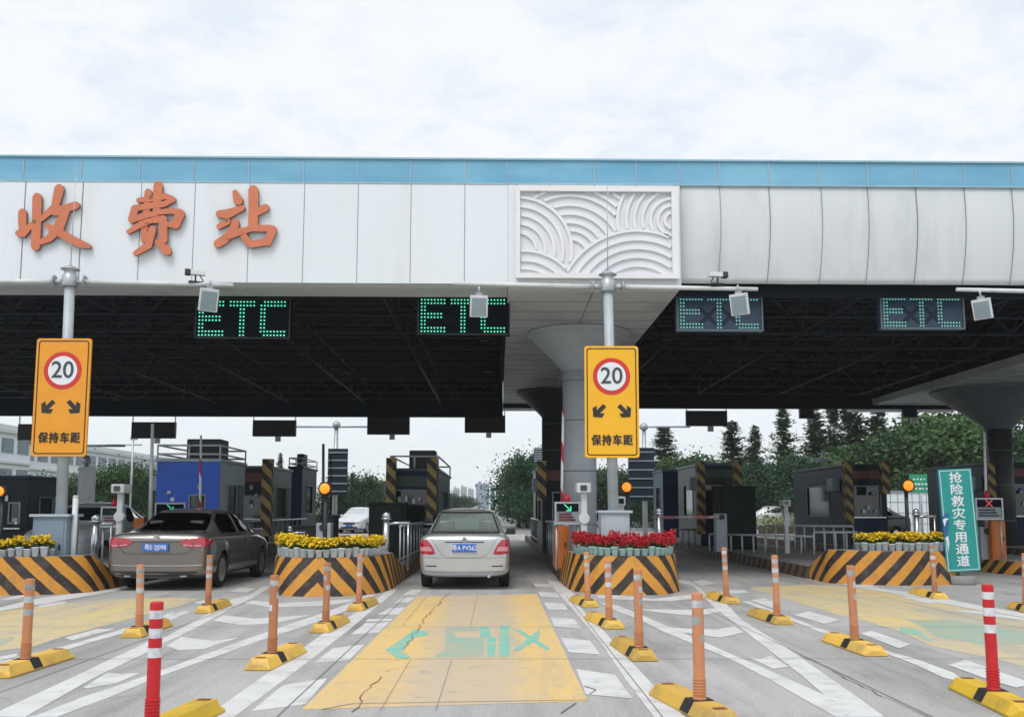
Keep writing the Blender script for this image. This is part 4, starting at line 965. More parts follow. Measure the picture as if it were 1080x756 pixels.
# ================================================================== FLOWER POTS
def pot_proto(kind, k):
    rnd = random.Random(k*13+len(kind))
    mb = MB(); mb.lathe([(0.048, 0.0), (0.066, 0.13), (0.072, 0.13), (0.072, 0.145), (0.060, 0.145)], (0, 0, 0), 12)
    mp = mb
    ml = MB(); mf = MB()
    def quad(m, c, s, up=0.3):
        a = Vector((rnd.uniform(-1, 1), rnd.uniform(-1, 1), rnd.uniform(-up, up))).normalized(); b = Vector((rnd.uniform(-1, 1), rnd.uniform(-1, 1), rnd.uniform(-0.6, 1))).normalized()
        m.face([c-a*s-b*s*0.6, c+a*s-b*s*0.6, c+a*s*0.7+b*s, c-a*s*0.7+b*s])
    for i in range(80):
        t = rnd.uniform(0, 2*PI); r = rnd.uniform(0, 0.085); quad(ml, Vector((r*math.cos(t), r*math.sin(t), rnd.uniform(0.14, 0.245))), rnd.uniform(0.012, 0.022))
    nfl = 36 if kind == 'y' else 48
    for i in range(nfl):
        t = rnd.uniform(0, 2*PI); r = 0.105*math.sqrt(rnd.random()); c = Vector((r*math.cos(t), r*math.sin(t), rnd.uniform(0.20, 0.31 if kind == 'y' else 0.34)))
        if kind == 'y':
            for k2 in range(2):
                tl = Matrix.Rotation(rnd.uniform(0.3, 1.3), 3, Vector((math.cos(t+PI/2), math.sin(t+PI/2), 0))) if k2 else Matrix.Identity(3)
                for q in range(8):
                    a = q*PI/4; d = tl @ Vector((math.cos(a), math.sin(a), 0.3)); e_ = tl @ Vector((-math.sin(a), math.cos(a), 0))
                    mf.face([c, c+d*0.016+e_*0.010, c+d*0.027, c+d*0.016-e_*0.010])
            quad(mf, c+Vector((0, 0, 0.008)), 0.012)
        else:
            for q in range(6): quad(mf, c+Vector((rnd.uniform(-.008, .008), rnd.uniform(-.008, .008), rnd.uniform(-.03, .025))), 0.015, 1.0)
    root = empty('flower_pot', (0, 0, 0), 'x', 'flower pot')
    p = mp.build('pot', M_potb if kind == 'r' else M_pot, root)
    ml.build('leaves', M_potl, root, recalc=False)
    mf.build('blossoms', M_yel if kind == 'y' else M_redp, root, recalc=False)
    return root
protos = {'y': [pot_proto('y', k) for k in range(3)], 'r': [pot_proto('r', k) for k in range(3)]}
used_first = set()
def place_pot(kind, x, y, z, label, group, s):
    k = random.randrange(3); pr = protos[kind][k]
    if (kind, k) in used_first: o = copy_tree(pr)
    else: o = pr; used_first.add((kind, k))
    o.location = (x, y, z); o.rotation_euler = (0, 0, random.uniform(0, 2*PI)); s *= random.uniform(0.94, 1.08); o.scale = (s, s, s*random.uniform(0.85, 1.16))
    tag(o, label, 'flower pot', group); return o
def pots_on(xl, xr, y0, dep, hn, kind, label, group, s=1.0, pitch=0.128, xlim=None, rows=2, side=0.9):
    inx = lambda i: 0.15 + 0.15*i
    for r in range(rows):
        q = inx(r); out = nose_outline(xl+q, xr-q, y0+q+0.02, dep-q*0.4, 60)
        out = [(out[0][0], out[0][1]+side)] + out + [(out[-1][0], out[-1][1]+side)]
        acc = 0.0; last = out[0]
        for a, b in zip(out, out[1:]):
            L_ = math.dist(a, b); t = pitch - acc
            while t <= L_:
                x = a[0] + (b[0]-a[0])*t/L_; y = a[1] + (b[1]-a[1])*t/L_
                if y < y0 + dep*0.75 + 0.3*r and (not xlim or xlim[0] < x < xlim[1]):
                    place_pot(kind, x + random.uniform(-.008, .008), y, hn, label, group, s)
                t += pitch
            acc = (acc + L_) % pitch
pots_on(-10.9, -7.12, 16.3, 0.85, 0.64, 'y', 'white pot of yellow flowers in the rows on the leftmost striped nose', 'yellow flower pots on the leftmost island nose', xlim=(-10.3, -7.75))
pots_on(-4.12, -1.95, 16.15, 1.9, 0.64, 'y', 'white pot of yellow flowers in the rows on the nose between the two sedans', 'yellow flower pots on the island nose between the sedans')
pots_on(1.27, 3.36, 16.45, 1.8, 0.66, 'r', 'pale blue pot of red flowers on the island nose right of the silver sedan', 'red flower pots on the island nose')
pots_on(6.85, 9.40, 18.65, 0.9, 0.66, 'y', 'white pot of yellow flowers in the rows on the nose behind the green vertical sign', 'yellow flower pots on the right island nose', xlim=(7.25, 9.3))
# ================================================================== BOOTHS
def stripe_post(parent, x, y, z0, z1, w0, r=0.13, name='striped_post'):
    mb = MB().useuv(); x0, x1, y0, y1 = x-r, x+r, y-r, y+r
    c = [(x0,y0),(x1,y0),(x1,y1),(x0,y1)]; u = 0
    for i in range(4):
        a, b = c[i], c[(i+1)%4]; mb.face([(a[0],a[1],z0),(b[0],b[1],z0),(b[0],b[1],z1),(a[0],a[1],z1)], [(u,z0),(u+2*r,z0),(u+2*r,z1),(u,z1)]); u += 2*r
    mb.face([(x0,y0,z1),(x1,y0,z1),(x1,y1,z1),(x0,y1,z1)], [(0,0)]*4)
    return mb.build(name, M_poststripe, parent, world=w0, recalc=False)
def booth(x0, x1, Y, dep, ytop, label, wall=M_booth, side=M_boothg, header=None, posts=(), z0=0.25, rail=False, lower=None, win=(0.12, 0.88, 0.42, 0.80), sidewin=True, post_y=None, post_bot=None, cat='toll booth', lamp=False):
    a = V(x0, ytop, Y); b = V(x1, ytop, Y); zt = a.z; W_ = b.x-a.x; H_ = zt-z0
    root = empty('toll_booth', ((a.x+b.x)/2, Y+dep/2, z0), label, cat, 'toll booths on the islands'); w0 = root.location
    xa, xb = a.x, b.x
    def panel(pa, pb, nrm, holes, m, nm):     # wall with real openings
        pa = Vector(pa); d = Vector(pb)-pa; L_ = d.length; d.normalize(); n = Vector(nrm)
        us = sorted({0, L_} | {h[0]*L_ for h in holes} | {h[1]*L_ for h in holes}); zs = sorted({z0, zt} | {z0+H_*h[2] for h in holes} | {z0+H_*h[3] for h in holes})
        mb = MB()
        for i in range(len(us)-1):
            for j in range(len(zs)-1):
                um, zm = (us[i]+us[i+1])/2, (zs[j]+zs[j+1])/2
                if any(h[0]*L_ < um < h[1]*L_ and z0+H_*h[2] < zm < z0+H_*h[3] for h in holes): continue
                P = [pa+d*us[i], pa+d*us[i+1]]; q = [Vector((P[0].x, P[0].y, zs[j])), Vector((P[1].x, P[1].y, zs[j])), Vector((P[1].x, P[1].y, zs[j+1])), Vector((P[0].x, P[0].y, zs[j+1]))]
                mb.prism(q, -n*0.06)
        mb.build(nm, m, root, world=w0)
        for h in holes:
            A = pa+d*h[0]*L_; Bq = pa+d*h[1]*L_; za, zb = z0+H_*h[2], z0+H_*h[3]
            mf = MB(); t = 0.035
            for (p, q, zl, zh) in ((A, A+d*t, za, zb), (Bq-d*t, Bq, za, zb), (A+d*t, Bq-d*t, za, za+t), (A+d*t, Bq-d*t, zb-t, zb)):
                mf.prism([(p.x, p.y, zl), (q.x, q.y, zl), (q.x, q.y, zh), (p.x, p.y, zh)], n*0.02)
            f = mf.build('window_frame', M_gmetal, root, world=w0)
            mp = MB(); mp.prism([Vector((A.x, A.y, za+t))+d*t-n*0.03, Vector((Bq.x, Bq.y, za+t))-d*t-n*0.03, Vector((Bq.x, Bq.y, zb-t))-d*t-n*0.03, Vector((A.x, A.y, zb-t))+d*t-n*0.03], -n*0.01)
            mp.build('pane', M_pane, f, world=w0)
    panel((xa, Y, 0), (xb, Y, 0), (0, -1, 0), [win] if win else [], wall, 'front_wall')
    panel((xa, Y+dep, 0), (xb, Y+dep, 0), (0, 1, 0), [], side, 'rear_wall')
    sw = [(0.30, 0.72, 0.36, 0.78)] if sidewin else []
    panel((xa, Y+0.062, 0), (xa, Y+dep-0.062, 0), (-1, 0, 0), sw, side, 'side_wall'); panel((xb, Y+0.062, 0), (xb, Y+dep-0.062, 0), (1, 0, 0), sw, side, 'side_wall')
    mb = MB(); mb.box((xa-0.05, Y-0.05, zt+0.002), (xb+0.05, Y+dep+0.05, zt+0.09), 0.02); mb.build('roof', side, root, world=w0)
    mb = MB(); mb.box((xa+0.03, Y+0.07, z0), (xb-0.03, Y+dep-0.07, z0+0.04)); mb.build('floor', M_dark, root, world=w0)
    if header:
        mb = MB(); mb.box((xa+0.1, Y-0.09, zt-0.42), (xb-0.1, Y-0.001, zt-0.14)); mb.build('header_sign', header, root, world=w0)
    if lower:
        mb = MB(); mb.box((xa+0.1, Y-0.03, z0+0.1), (xb-0.1, Y-0.001, z0+H_*0.34)); mb.build('lower_panel', lower, root, world=w0)
    if rail:
        mb = MB(); zt2 = zt+0.42
        for (p, q) in (((xa, Y), (xb, Y)), ((xb, Y), (xb, Y+dep)), ((xb, Y+dep), (xa, Y+dep)), ((xa, Y+dep), (xa, Y))):
            for zz in (zt+0.2, zt2) if rail == 2 else (zt2,): mb.tube((*p, zz), (*q, zz), 0.025, n=6)
        for (p, q) in ((xa, Y), (xb, Y), (xb, Y+dep), (xa, Y+dep), ((xa+xb)/2, Y)): mb.tube((p, q, zt+0.08), (p, q, zt2), 0.025, n=6)
        mb.build('roof_rail', M_wmetal, root, world=w0)
        mb = MB(); mb.box((xa+W_*0.35, Y+0.5, zt+0.09), (xb-W_*0.08, Y+1.2, zt+0.62), 0.04); mb.build('roof_unit', M_dark, root, world=w0)
    for (px, yt, yb) in posts:
        py_ = post_y or Y-0.35; xx = V(px, yt, py_).x; stripe_post(root, xx, py_, V(px, yb, py_).z if yb else z0, V(px, yt, py_).z, w0)
    if win and cat == 'toll booth':
        rb = random.Random(int(x0)); t = 0.004
        mm = [M_signw, mat('notice_blue', (0.05, 0.18, 0.45), rough=0.5), mat('notice_pale', (0.45, 0.50, 0.48), rough=0.5)]
        for k in range(4):
            u = xa + W_*rb.uniform(0.12, 0.8); zz = z0 + H_*rb.uniform(0.36, 0.74); ww = rb.uniform(0.06, 0.13); hh = rb.uniform(0.06, 0.16)
            mb = MB(); mb.box((u, Y-0.034-t*k, zz), (min(u+ww, xb-0.05), Y-0.031-t*k, zz+hh)); mb.build('notice_sheet', mm[k % 3], root, world=w0)
        mb = MB(); mb.box((xa+W_*0.08, Y-0.16, z0+H_*0.35), (xb-W_*0.08, Y-0.036, z0+H_*0.37), 0.004); mb.build('counter', M_stain, root, world=w0)
        mb = MB(); mb.box((xb-0.002, Y+dep*0.74, z0+H_*0.05), (xb+0.02, Y+dep*0.95, z0+H_*0.78)); mb.box((xb+0.02, Y+dep*0.765, z0+H_*0.4), (xb+0.04, Y+dep*0.78, z0+H_*0.46)); mb.build('door', M_boothl if side is M_boothg else M_boothg, root, world=w0)
        mb = MB(); mb.box((xa-0.26, Y+dep*0.12, z0+H_*0.70), (xa-0.002, Y+dep*0.12+0.6, z0+H_*0.86), 0.02); mb.build('air_conditioner', M_boothl, root, world=w0)
    if lamp:
        mb = MB(); mb.sphere(((xa+xb)/2+W_*0.12, Y-0.10, z0+H_*0.66), 0.06); mb.tube(((xa+xb)/2+W_*0.12, Y-0.10, z0+H_*0.66), ((xa+xb)/2+W_*0.12, Y, z0+H_*0.68), 0.02, n=6); mb.build('lamp', M_wmetal, root, world=w0)
    return root
booth(-22, 31, 24.6, 1.9, 505, 'black booth at the left edge with a small window behind the grey cabinet', M_booth, M_boothg, win=(0.62, 0.86, 0.42, 0.70), post_y=None, rail=False)
booth(166, 232, 24.0, 2.4, 487, 'bright blue booth with white roof rail and pale grey side, behind the brown sedan', M_boothb, M_boothl, win=(0.52, 0.80, 0.02, 0.66), rail=2)
booth(251, 285, 30.6, 3.2, 494, 'dark booth with unlit red header and one striped post, right of the blue booth', M_booth, M_boothq, header=M_bandred, posts=((283, 484, 565),), post_y=25.5, win=(0.10, 0.86, 0.05, 0.66), lamp=True)
booth(305, 319, 38, 3.0, 494, 'narrow navy booth behind the striped post, left of the amber signal', M_boothn, M_boothg, win=None, rail=2)
booth(412, 462, 26.4, 6.5, 497, 'booth with a green header and two striped posts, left of the silver sedan', M_boothn, M_boothq, header=M_bandgrn, posts=((413, 483, 530), (456, 483, 545)), post_y=25.8, lower=M_boothn, rail=1, win=(0.10, 0.90, 0.36, 0.78), lamp=True)
booth(572, 606, 27.0, 3.5, 491, 'black booth hidden behind the round column with one dull striped post', M_booth, M_booth, header=M_bandred, posts=((571, 486, 528),), post_y=26.6, win=(0.3, 0.9, 0.36, 0.7))
booth(565, 575, 36.0, 2.6, 497, 'slim pale edged booth far along the island left of the column', M_booth, M_boothl, win=None, sidewin=False)
booth(699, 724, 42.0, 2.6, 497, 'farther navy booth with pale vented side, right of the amber signal', M_boothn, M_boothq, win=None, rail=False)
booth(738, 782, 32.5, 4.0, 491, 'booth with green header between two striped posts before the conifers', M_booth, M_boothq, header=M_bandgrn, posts=((738, 487, 563), (777, 487, 526)), post_y=31.0, lower=M_boothn, win=(0.10, 0.52, 0.36, 0.76), lamp=True)
booth(893, 934, 32.5, 6.0, 492, 'grey sided booth with dark red header right of the white van', M_booth, M_boothg, header=M_bandred, posts=((893, 486, 555), (932, 486, 521)), post_y=31.5, lower=M_boothn, win=(0.15, 0.85, 0.36, 0.76), lamp=True)
booth(1044, 1092, 33.5, 5.0, 490, 'booth with dark red header at the right edge below the rear column', M_booth, M_boothg, header=M_bandred, posts=((1043, 487, 535),), post_y=31.5, lower=M_boothn, win=(0.2, 0.85, 0.36, 0.76), lamp=True)

def gear_box(x0, x1, y0, Y, dep, m, label, z0=0.25):
    a = V(x0, y0, Y); b = V(x1, y0, Y); root = empty('equipment_cabinet', ((a.x+b.x)/2, Y+dep/2, z0), label, 'cabinet')
    w0 = root.location
    mb = MB(); mb.box((a.x, Y, z0), (b.x, Y+dep, a.z), 0.03); mb.build('body', m, root, world=w0)
    mb = MB(); mb.box((a.x-0.03, Y-0.03, a.z+0.001), (b.x+0.03, Y+dep+0.03, a.z+0.05)); mb.build('lid', m, root, world=w0)
    mb = MB(); mb.box((a.x+0.05, Y-0.015, z0+0.08), (b.x-0.05, Y-0.001, a.z-0.08)); mb.build('door', m, root, world=w0)
gear_box(389, 424, 532, 22.5, 1.2, M_bgreen, 'dark green metal cabinet left of the booth with two striped posts')
gear_box(759, 797, 514, 29.5, 1.0, M_bgreen, 'tall dark green metal cabinet right of the booth before the conifers')
gear_box(336, 352, 545, 24.0, 0.8, M_dark, 'small black machine box behind the amber signal post')
gear_box(302, 334, 556, 23.0, 0.6, M_dark, 'low black machine box behind the yellow flowers')

# ================================================================== LANE EQUIPMENT
def railing(x0, x1, ytop, Y0, Y1, zb, n, label, m=M_galv, mid=False, bal=False):
    a = V(x0, ytop, Y0); b = V(x1, ytop, Y1); b = Vector((b.x, b.y, a.z))
    root = empty('railing', (a.x, a.y, zb), label, 'railing', 'steel railings on the islands'); w0 = root.location
    mb = MB(); mb.tube(a, b, 0.032, n=10); mb.build('top_rail', m, root, world=w0)
    if mid:
        mb = MB(); dz = Vector((0, 0, -(a.z-zb)*0.85)); mb.tube(a+dz, b+dz, 0.022, n=8); mb.build('lower_rail', m, root, world=w0)
    mp = MB(); mp.tube((0, 0, 0), (0, 0, a.z-zb-0.02), 0.024, n=8); po = mp.build('post', m, root); po.location = (0, 0, 0)
    for i in range(1, n+1):
        o = po.copy(); COL.objects.link(o); o.parent = root; p = a.lerp(b, i/n); o.location = (p.x-a.x, p.y-a.y, 0)
    return root
railing(748, 858, 563, 28.5, 26.0, 0.26, 9, 'thin galvanised railing across the right island before the dark cabinet', M_wmetal)
railing(858, 904, 561, 26.0, 26.0, 0.26, 4, 'short galvanised railing left of the right island\'s yellow flowers', M_wmetal)
railing(808, 900, 554, 30.0, 29.0, 0.26, 9, 'farther pale railing behind the right island railing, below the white van', M_wmetal)
railing(707, 739, 558, 33.0, 33.0, 0.2, 5, 'short railing beyond the red flowers, left of the striped post')
def rail_along(x, y0, y1, h, n, label, zb=0.26, bar=0.03):
    root = empty('railing', (x, y0, zb), label, 'railing', 'steel railings along the kerbs'); w0 = root.location
    mb = MB(); mb.tube((x, y0, zb+h), (x, y1, zb+h), bar, n=8); mb.tube((x, y0, zb+0.15), (x, y1, zb+0.15), 0.02, n=8); mb.build('rail', M_galv, root, world=w0)
    mp = MB(); mp.tube((0, 0, 0), (0, 0, h-0.02), 0.02, n=8); po = mp.build('post', M_galv, root)
    for i in range(1, n+1):
        o = po.copy(); COL.objects.link(o); o.parent = root; o.location = (0, (y1-y0)*i/n, 0)
rail_along(1.37, 19.6, 40, 0.85, 22, 'long steel railing along the kerb left of the orange box and round column')
rail_along(-2.07, 20.2, 40, 0.85, 24, 'steel railing along the kerb just left of the silver sedan')
rail_along(-7.22, 21.5, 36, 0.85, 18, 'steel railing along the kerb behind the brown sedan')

def ball_post(px, yt, Y, label, arm=None, r=0.055):
    a = V(px, yt, Y); z0 = 0.3
    root = empty('ball_post', (a.x, Y, z0), label, 'post', 'steel posts with ball caps'); w0 = root.location
    mb = MB(); mb.tube((a.x, Y, z0), (a.x, Y, a.z-0.13), r, n=14); mb.lathe([(r*1.5, a.z-0.14), (r*1.5, a.z-0.11), (r*0.9, a.z-0.10)], (a.x, Y, 0), 14); mb.build('post', M_stain, root, world=w0)
    mb = MB(); mb.sphere((a.x, Y, a.z-0.07), r*1.25); mb.build('ball_cap', M_stain, root, world=w0)
    if arm:
        mb = MB(); b = V(arm[0], arm[1], Y); mb.tube((a.x, Y, b.z), (b.x, Y+0.05, b.z+0.02), 0.028, n=8); mb.tube((b.x-0.03, Y+0.05, b.z), (b.x-0.03, Y+0.05, z0), 0.022, n=8); mb.build('gate_arm', M_stain, root, world=w0)
ball_post(101.5, 543, 18.7, 'thick steel ball topped post left of the brown sedan', (118, 553), 0.07)
ball_post(407.5, 540, 18.4, 'steel ball topped post at the right end of the flowers between the sedans', (432, 552), 0.065)
ball_post(694.5, 535, 19.0, 'white steel ball topped post behind the right end of the red flowers', None, 0.045)
ball_post(966, 536, 19.6, 'steel ball topped post behind the right island\'s yellow flowers', (988, 545), 0.055)
ball_post(226, 551, 22.5, 'small ball topped post just behind the brown sedan roof', None, 0.04)
ball_post(306, 553, 20.5, 'small ball topped post behind the yellow flowers, under the dark booths', (322, 562), 0.04)

def signal(px, py, d, Y, label, post_m=M_dark, side=0, z0=0.3, dx=0):
    c = V(px, py, Y); r = d/2*Y/1000
    root = empty('amber_signal', (c.x, Y, z0), label, 'signal light', 'round amber warning lights'); w0 = root.location
    mb = MB(); mb.tube((c.x+dx, Y+0.08, z0), (c.x+dx, Y+0.08, c.z+r*0.3), 0.04, n=10); mb.build('post', post_m, root, world=w0)
    mb = MB(); mb.lathe([(r*1.18, 0.0), (r*1.25, -0.05), (r*1.25, 0.06), (r*0.7, 0.10)][::-1], (c.x, Y, c.z), 24, axis='Y'); mb.build('housing', M_dark, root, world=w0)
    mb = MB(); mb.lathe([(r, -0.055), (r*0.8, -0.07), (r*0.3, -0.08)], (c.x, Y, c.z), 24, axis='Y'); mb.build('lens', M_amber, root, world=w0)
signal(343, 515, 11, 17.9, 'round amber signal on a black post above the flowers between the sedans')
signal(660.5, 513.5, 10, 17.9, 'round amber signal right of the central pale cabinet', dx=0.04)
signal(957, 512, 11, 20.2, 'orange round signal left of the green vertical sign')
signal(1, 518, 10, 18.0, 'orange red round signal at the extreme left edge')

def boom(px0, py0, px1, py1, Y, label, m=M_boomstripe, r=0.045, rest=True):
    a = V(px0, py0, Y); b = V(px1, py1, Y)
    root = empty('boom_gate', (a.x, Y, 0.26), label, 'boom barrier', 'striped boom barriers'); w0 = root.location
    mb = MB().useuv(); mb.tube(a, b, r, r*0.8, n=10); mb.build('boom', m, root, world=w0, recalc=False)
    mb = MB(); mb.box((a.x-0.16, Y-0.001, 0.26), (a.x+0.16, Y+0.34, a.z+0.1), 0.02); mb.build('gate_housing', M_orangebox if rest == 2 else M_cab, root, world=w0)
    mb = MB(); mb.tube((a.x, Y-0.06, a.z), (a.x, Y+0.02, a.z), 0.08, n=12); mb.build('pivot', M_dark, root, world=w0)
boom(158, 560, 161, 447, 22.0, 'raised plain pale boom left of the blue booth', M_wmetal)
boom(210.5, 560, 212, 459, 22.8, 'raised boom in front of the blue booth, white with a red section', r=0.032)
boom(592, 555, 594, 432, 20.0, 'raised red and white boom standing left of the round column', r=0.032)
boom(1041, 560, 1038, 456, 23.2, 'raised thin boom at the right edge above the orange box', M_wmetal, 0.035)
boom(341, 556, 341, 468, 20.8, 'raised black boom behind the amber signal between the sedans', M_dark, 0.035)
boom(761, 545, 688, 545.5, 27.5, 'lowered pink and white boom across the lane beyond the red flowers', M_boompink, 0.05)
boom(349, 562, 349, 480, 27.0, 'second thin black raised boom right of the amber signal', M_dark, 0.022)

def display(x0, x1, y0, y1, Y, label, sym, legs=True, orange=None, mface=M_ledface):
    a = V(x0, y1, Y); b = V(x1, y0, Y); z0 = 0.26
    root = empty('lane_display', ((a.x+b.x)/2, Y, z0), label, 'display', 'small lane displays on frames'); w0 = root.location
    mb = MB(); mb.box((a.x, Y, a.z), (b.x, Y+0.12, b.z), 0.01); mb.build('panel', M_gmetal, root, world=w0)
    t = 0.035; mf = MB()
    for p, q in (((a.x, a.z), (a.x+t, b.z)), ((b.x-t, a.z), (b.x, b.z)), ((a.x+t, a.z), (b.x-t, a.z+t)), ((a.x+t, b.z-t), (b.x-t, b.z))): mf.box((p[0], Y-0.03, p[1]), (q[0], Y-0.002, q[1]))
    mf.build('frame', M_galv, root, world=w0)
    zm = b.z - (b.z-a.z)*0.42
    mb = MB(); mb.box((a.x+t+.002, Y-0.012, zm), (b.x-t-.002, Y-0.002, b.z-t-.002)); mb.build('lane_light', mface, root, world=w0)
    cx, cz = (a.x+b.x)/2, (zm+b.z-t)/2; s = (b.z-zm)*0.34
    mb = MB()
    if sym == 'x': strokes = [[(-s, -s), (s, s)], [(-s, s), (s, -s)]]; m = M_ledred
    elif sym == 'n': strokes = [[(-s, 0), (s, 0)]]; m = M_dark
    else: strokes = [[(-s, s), (s*0.9, -s*0.9)], [(s, -s), (s, s*0.3)], [(s, -s), (-s*0.3, -s)]]; m = M_ledg
    for k, st in enumerate(strokes):
        pts = outline([(cx+p[0], cz+p[1]) for p in st], s*0.42); mb.prism([(p.x, Y-0.018-0.002*k, p.y) for p in pts], (0, 0.0015, 0))
    mb.build('symbol', m, root, world=w0)
    mb = MB()
    for k in range(3):
        z = a.z + t + (zm-a.z-t)*(0.25+0.25*k); mb.box((a.x+0.08, Y-0.006, z-0.02), (b.x-0.10-0.04*k, Y-0.002, z+0.02))
    mb.build('text_rows', M_bandred if sym != 'x' else M_dark, root, world=w0)
    mb = MB()
    for x in ((a.x+0.04, b.x-0.04) if legs else ((a.x+b.x)/2,)): mb.tube((x, Y+0.06, z0), (x, Y+0.06, a.z+0.01), 0.025, n=8)
    mb.build('stand', M_galv, root, world=w0)
    mb = MB(); cxx = (a.x+b.x)/2; mb.lathe([(0.06, b.z), (0.06, b.z+0.10), (0.04, b.z+0.12), (0.02, b.z+0.18)], (cxx, Y+0.06, 0), 10); mb.build('beacon', M_redp, root, world=w0)
    if orange:
        p = V(orange[0], orange[2], Y+0.5); q = V(orange[1], orange[2], Y+0.5)
        r2 = empty('orange_cabinet', ((p.x+q.x)/2, Y+0.5, z0), orange[3], 'cabinet', 'orange machine cabinets'); w2 = r2.location
        mb = MB(); mb.box((p.x, Y+0.5, z0), (q.x, Y+0.85, p.z), 0.015); mb.build('body', M_orangebox, r2, world=w2)
        mb = MB(); mb.box((p.x+0.04, Y+0.485, z0+0.08), (q.x-0.04, Y+0.499, p.z-0.08)); mb.build('door', M_orangebox, r2, world=w2)
        mb = MB(); mb.box((q.x-0.09, Y+0.465, (z0+p.z)/2), (q.x-0.06, Y+0.484, (z0+p.z)/2+0.1)); mb.build('handle', M_dark, r2, world=w2)
display(585, 612, 529, 553, 19.0, 'lane display with green arrow left of the round column', 'a', True, (585, 600, 554, 'orange cabinet at the foot of the display left of the round column'))
display(1029, 1057, 525, 548, 22.5, 'lane display with red cross at the right edge', 'x', True, (1045, 1060, 549, 'orange cabinet at the right edge under the red cross display'))
display(163, 196, 530, 552, 24.0, 'lane display with green arrow right above the brown sedan roof', 'a', True, (141, 152, 546, 'orange cabinet glimpsed behind the brown sedan\'s left roof edge'))
display(106, 131, 534, 556, 21.5, 'unlit framed lane display behind the left camera post', 'n', True, None, M_bgreen)
display(455, 469, 523, 540, 31.0, 'small green lit lane light just above the silver sedan roof', 'a', True)

def cam_post(px, yt, yb, Y, label, ccx=1):
    a = V(px, yt, Y); z0 = 0.26
    root = empty('camera_post', (a.x, Y, z0), label, 'camera', 'camera posts on the islands'); w0 = root.location
    mb = MB(); mb.box((a.x-0.055, Y, z0), (a.x+0.055, Y+0.11, a.z-0.1), 0.01); mb.build('post', M_wmetal, root, world=w0)
    mb = MB(); mb.box((a.x-0.12*ccx-0.02, Y-0.12, a.z-0.15), (a.x+0.12*ccx, Y+0.30, a.z+0.03), 0.02); o = mb.build('camera_housing', M_wmetal, root, world=w0)
    mb = MB(); mb.box((a.x-0.08, Y-0.135, a.z-0.11), (a.x+0.04, Y-0.121, a.z-0.01)); mb.build('lens_window', M_pane, o, world=w0)
    mb = MB(); mb.lathe([(0.10, 0), (0.10, 0.16)], (a.x, Y-0.03, a.z-0.62), 16, axis='Y'); mb.build('flash_unit', M_wmetal, root, world=w0)
cam_post(127, 512, 600, 19.3, 'white box camera on a white post left of the brown sedan')
cam_post(616, 511, 600, 17.7, 'white box camera on a post in front of the round column')
cam_post(829, 528, 560, 26.5, 'tilted camera on a post before the distant white van', 0.8)
cam_post(655, 525, 560, 18.6, 'white camera unit right of the central sign pole', 0.6)
mb = MB(); a = V(80, 524, 17.2); mb.tube((a.x, 17.2, 0.3), (a.x, 17.2, a.z), 0.05, n=12); mb.lathe([(0.055, a.z), (0.04, a.z+0.03)], (a.x, 17.2, 0), 12)
tag(mb.build('white_post', M_wmetal), 'plain white post right of the grey blue cabinet at the left', 'post')

# far cross-arm masts and sign backs
def sign_back(x0, x1, y0, y1, px, yt, Y, label, arm=None):
    a = V(x0, y1, Y); b = V(x1, y0, Y); p = V(px, yt, Y+0.2)
    root = empty('rear_sign_mast', (p.x, Y+0.2, 0), label, 'sign mast', 'sign masts seen from behind'); w0 = root.location
    mb = MB(); mb.box((a.x, Y, a.z), (b.x, Y+0.05, b.z)); o = mb.build('sign_back', M_galv if x0 < 200 else M_boothg, root, world=w0)
    mb = MB(); n = 6
    for i in range(n): z = a.z+(b.z-a.z)*(i+0.5)/n; mb.box((a.x+0.02, Y-0.04, z-0.03), (b.x-0.02, Y-0.001, z+0.03))
    mb.build('stiffener', M_galv, o, world=w0)
    mb = MB(); mb.tube((p.x, Y+0.2, 0), (p.x, Y+0.2, p.z), 0.13, 0.10, n=12); mb.lathe([(0.16, p.z-0.35), (0.2, p.z-0.3), (0.2, p.z-0.1), (0.06, p.z)], (p.x, Y+0.2, 0), 12); mb.build('mast', M_galv, root, world=w0)
    if arm:
        mb = MB(); u = V(arm[0], arm[2], Y+0.2); v = V(arm[1], arm[2], Y+0.2); mb.tube(u, v, 0.05, n=8); mb.build('cross_arm', M_galv, root, world=w0)
sign_back(345, 367, 473, 522, 355, 444, 46.5, 'grey sign back on a mast behind the amber signal between the sedans', (308, 402, 450))
sign_back(663, 690, 472, 528, 679, 446, 47.5, 'dark sign back on a mast right of the central speed sign', (655, 728, 450))
sign_back(563, 575, 472, 487, 570, 470, 60.0, 'small grey sign back left of the dark rear column')
sign_back(81, 101, 492, 532, 92, 480, 40.0, 'pale sign back right of the left speed sign pole', (88, 132, 470))

mb = MB()
root = empty('service_mast', V(141, 540, 55), 'thin antenna mast rising left of the blue booth over the white building', 'mast')
a = V(141, 452, 55); mb.tube((a.x, 55, -0.0), (a.x, 55, a.z), 0.06, n=8); b = V(112, 469, 55); c = V(150, 469, 55); mb.tube(b, c, 0.04, n=6); mb.tube(V(138, 462, 55), V(145, 462, 55), 0.1, n=8); mb.build('mast', M_galv, root, world=root.location)
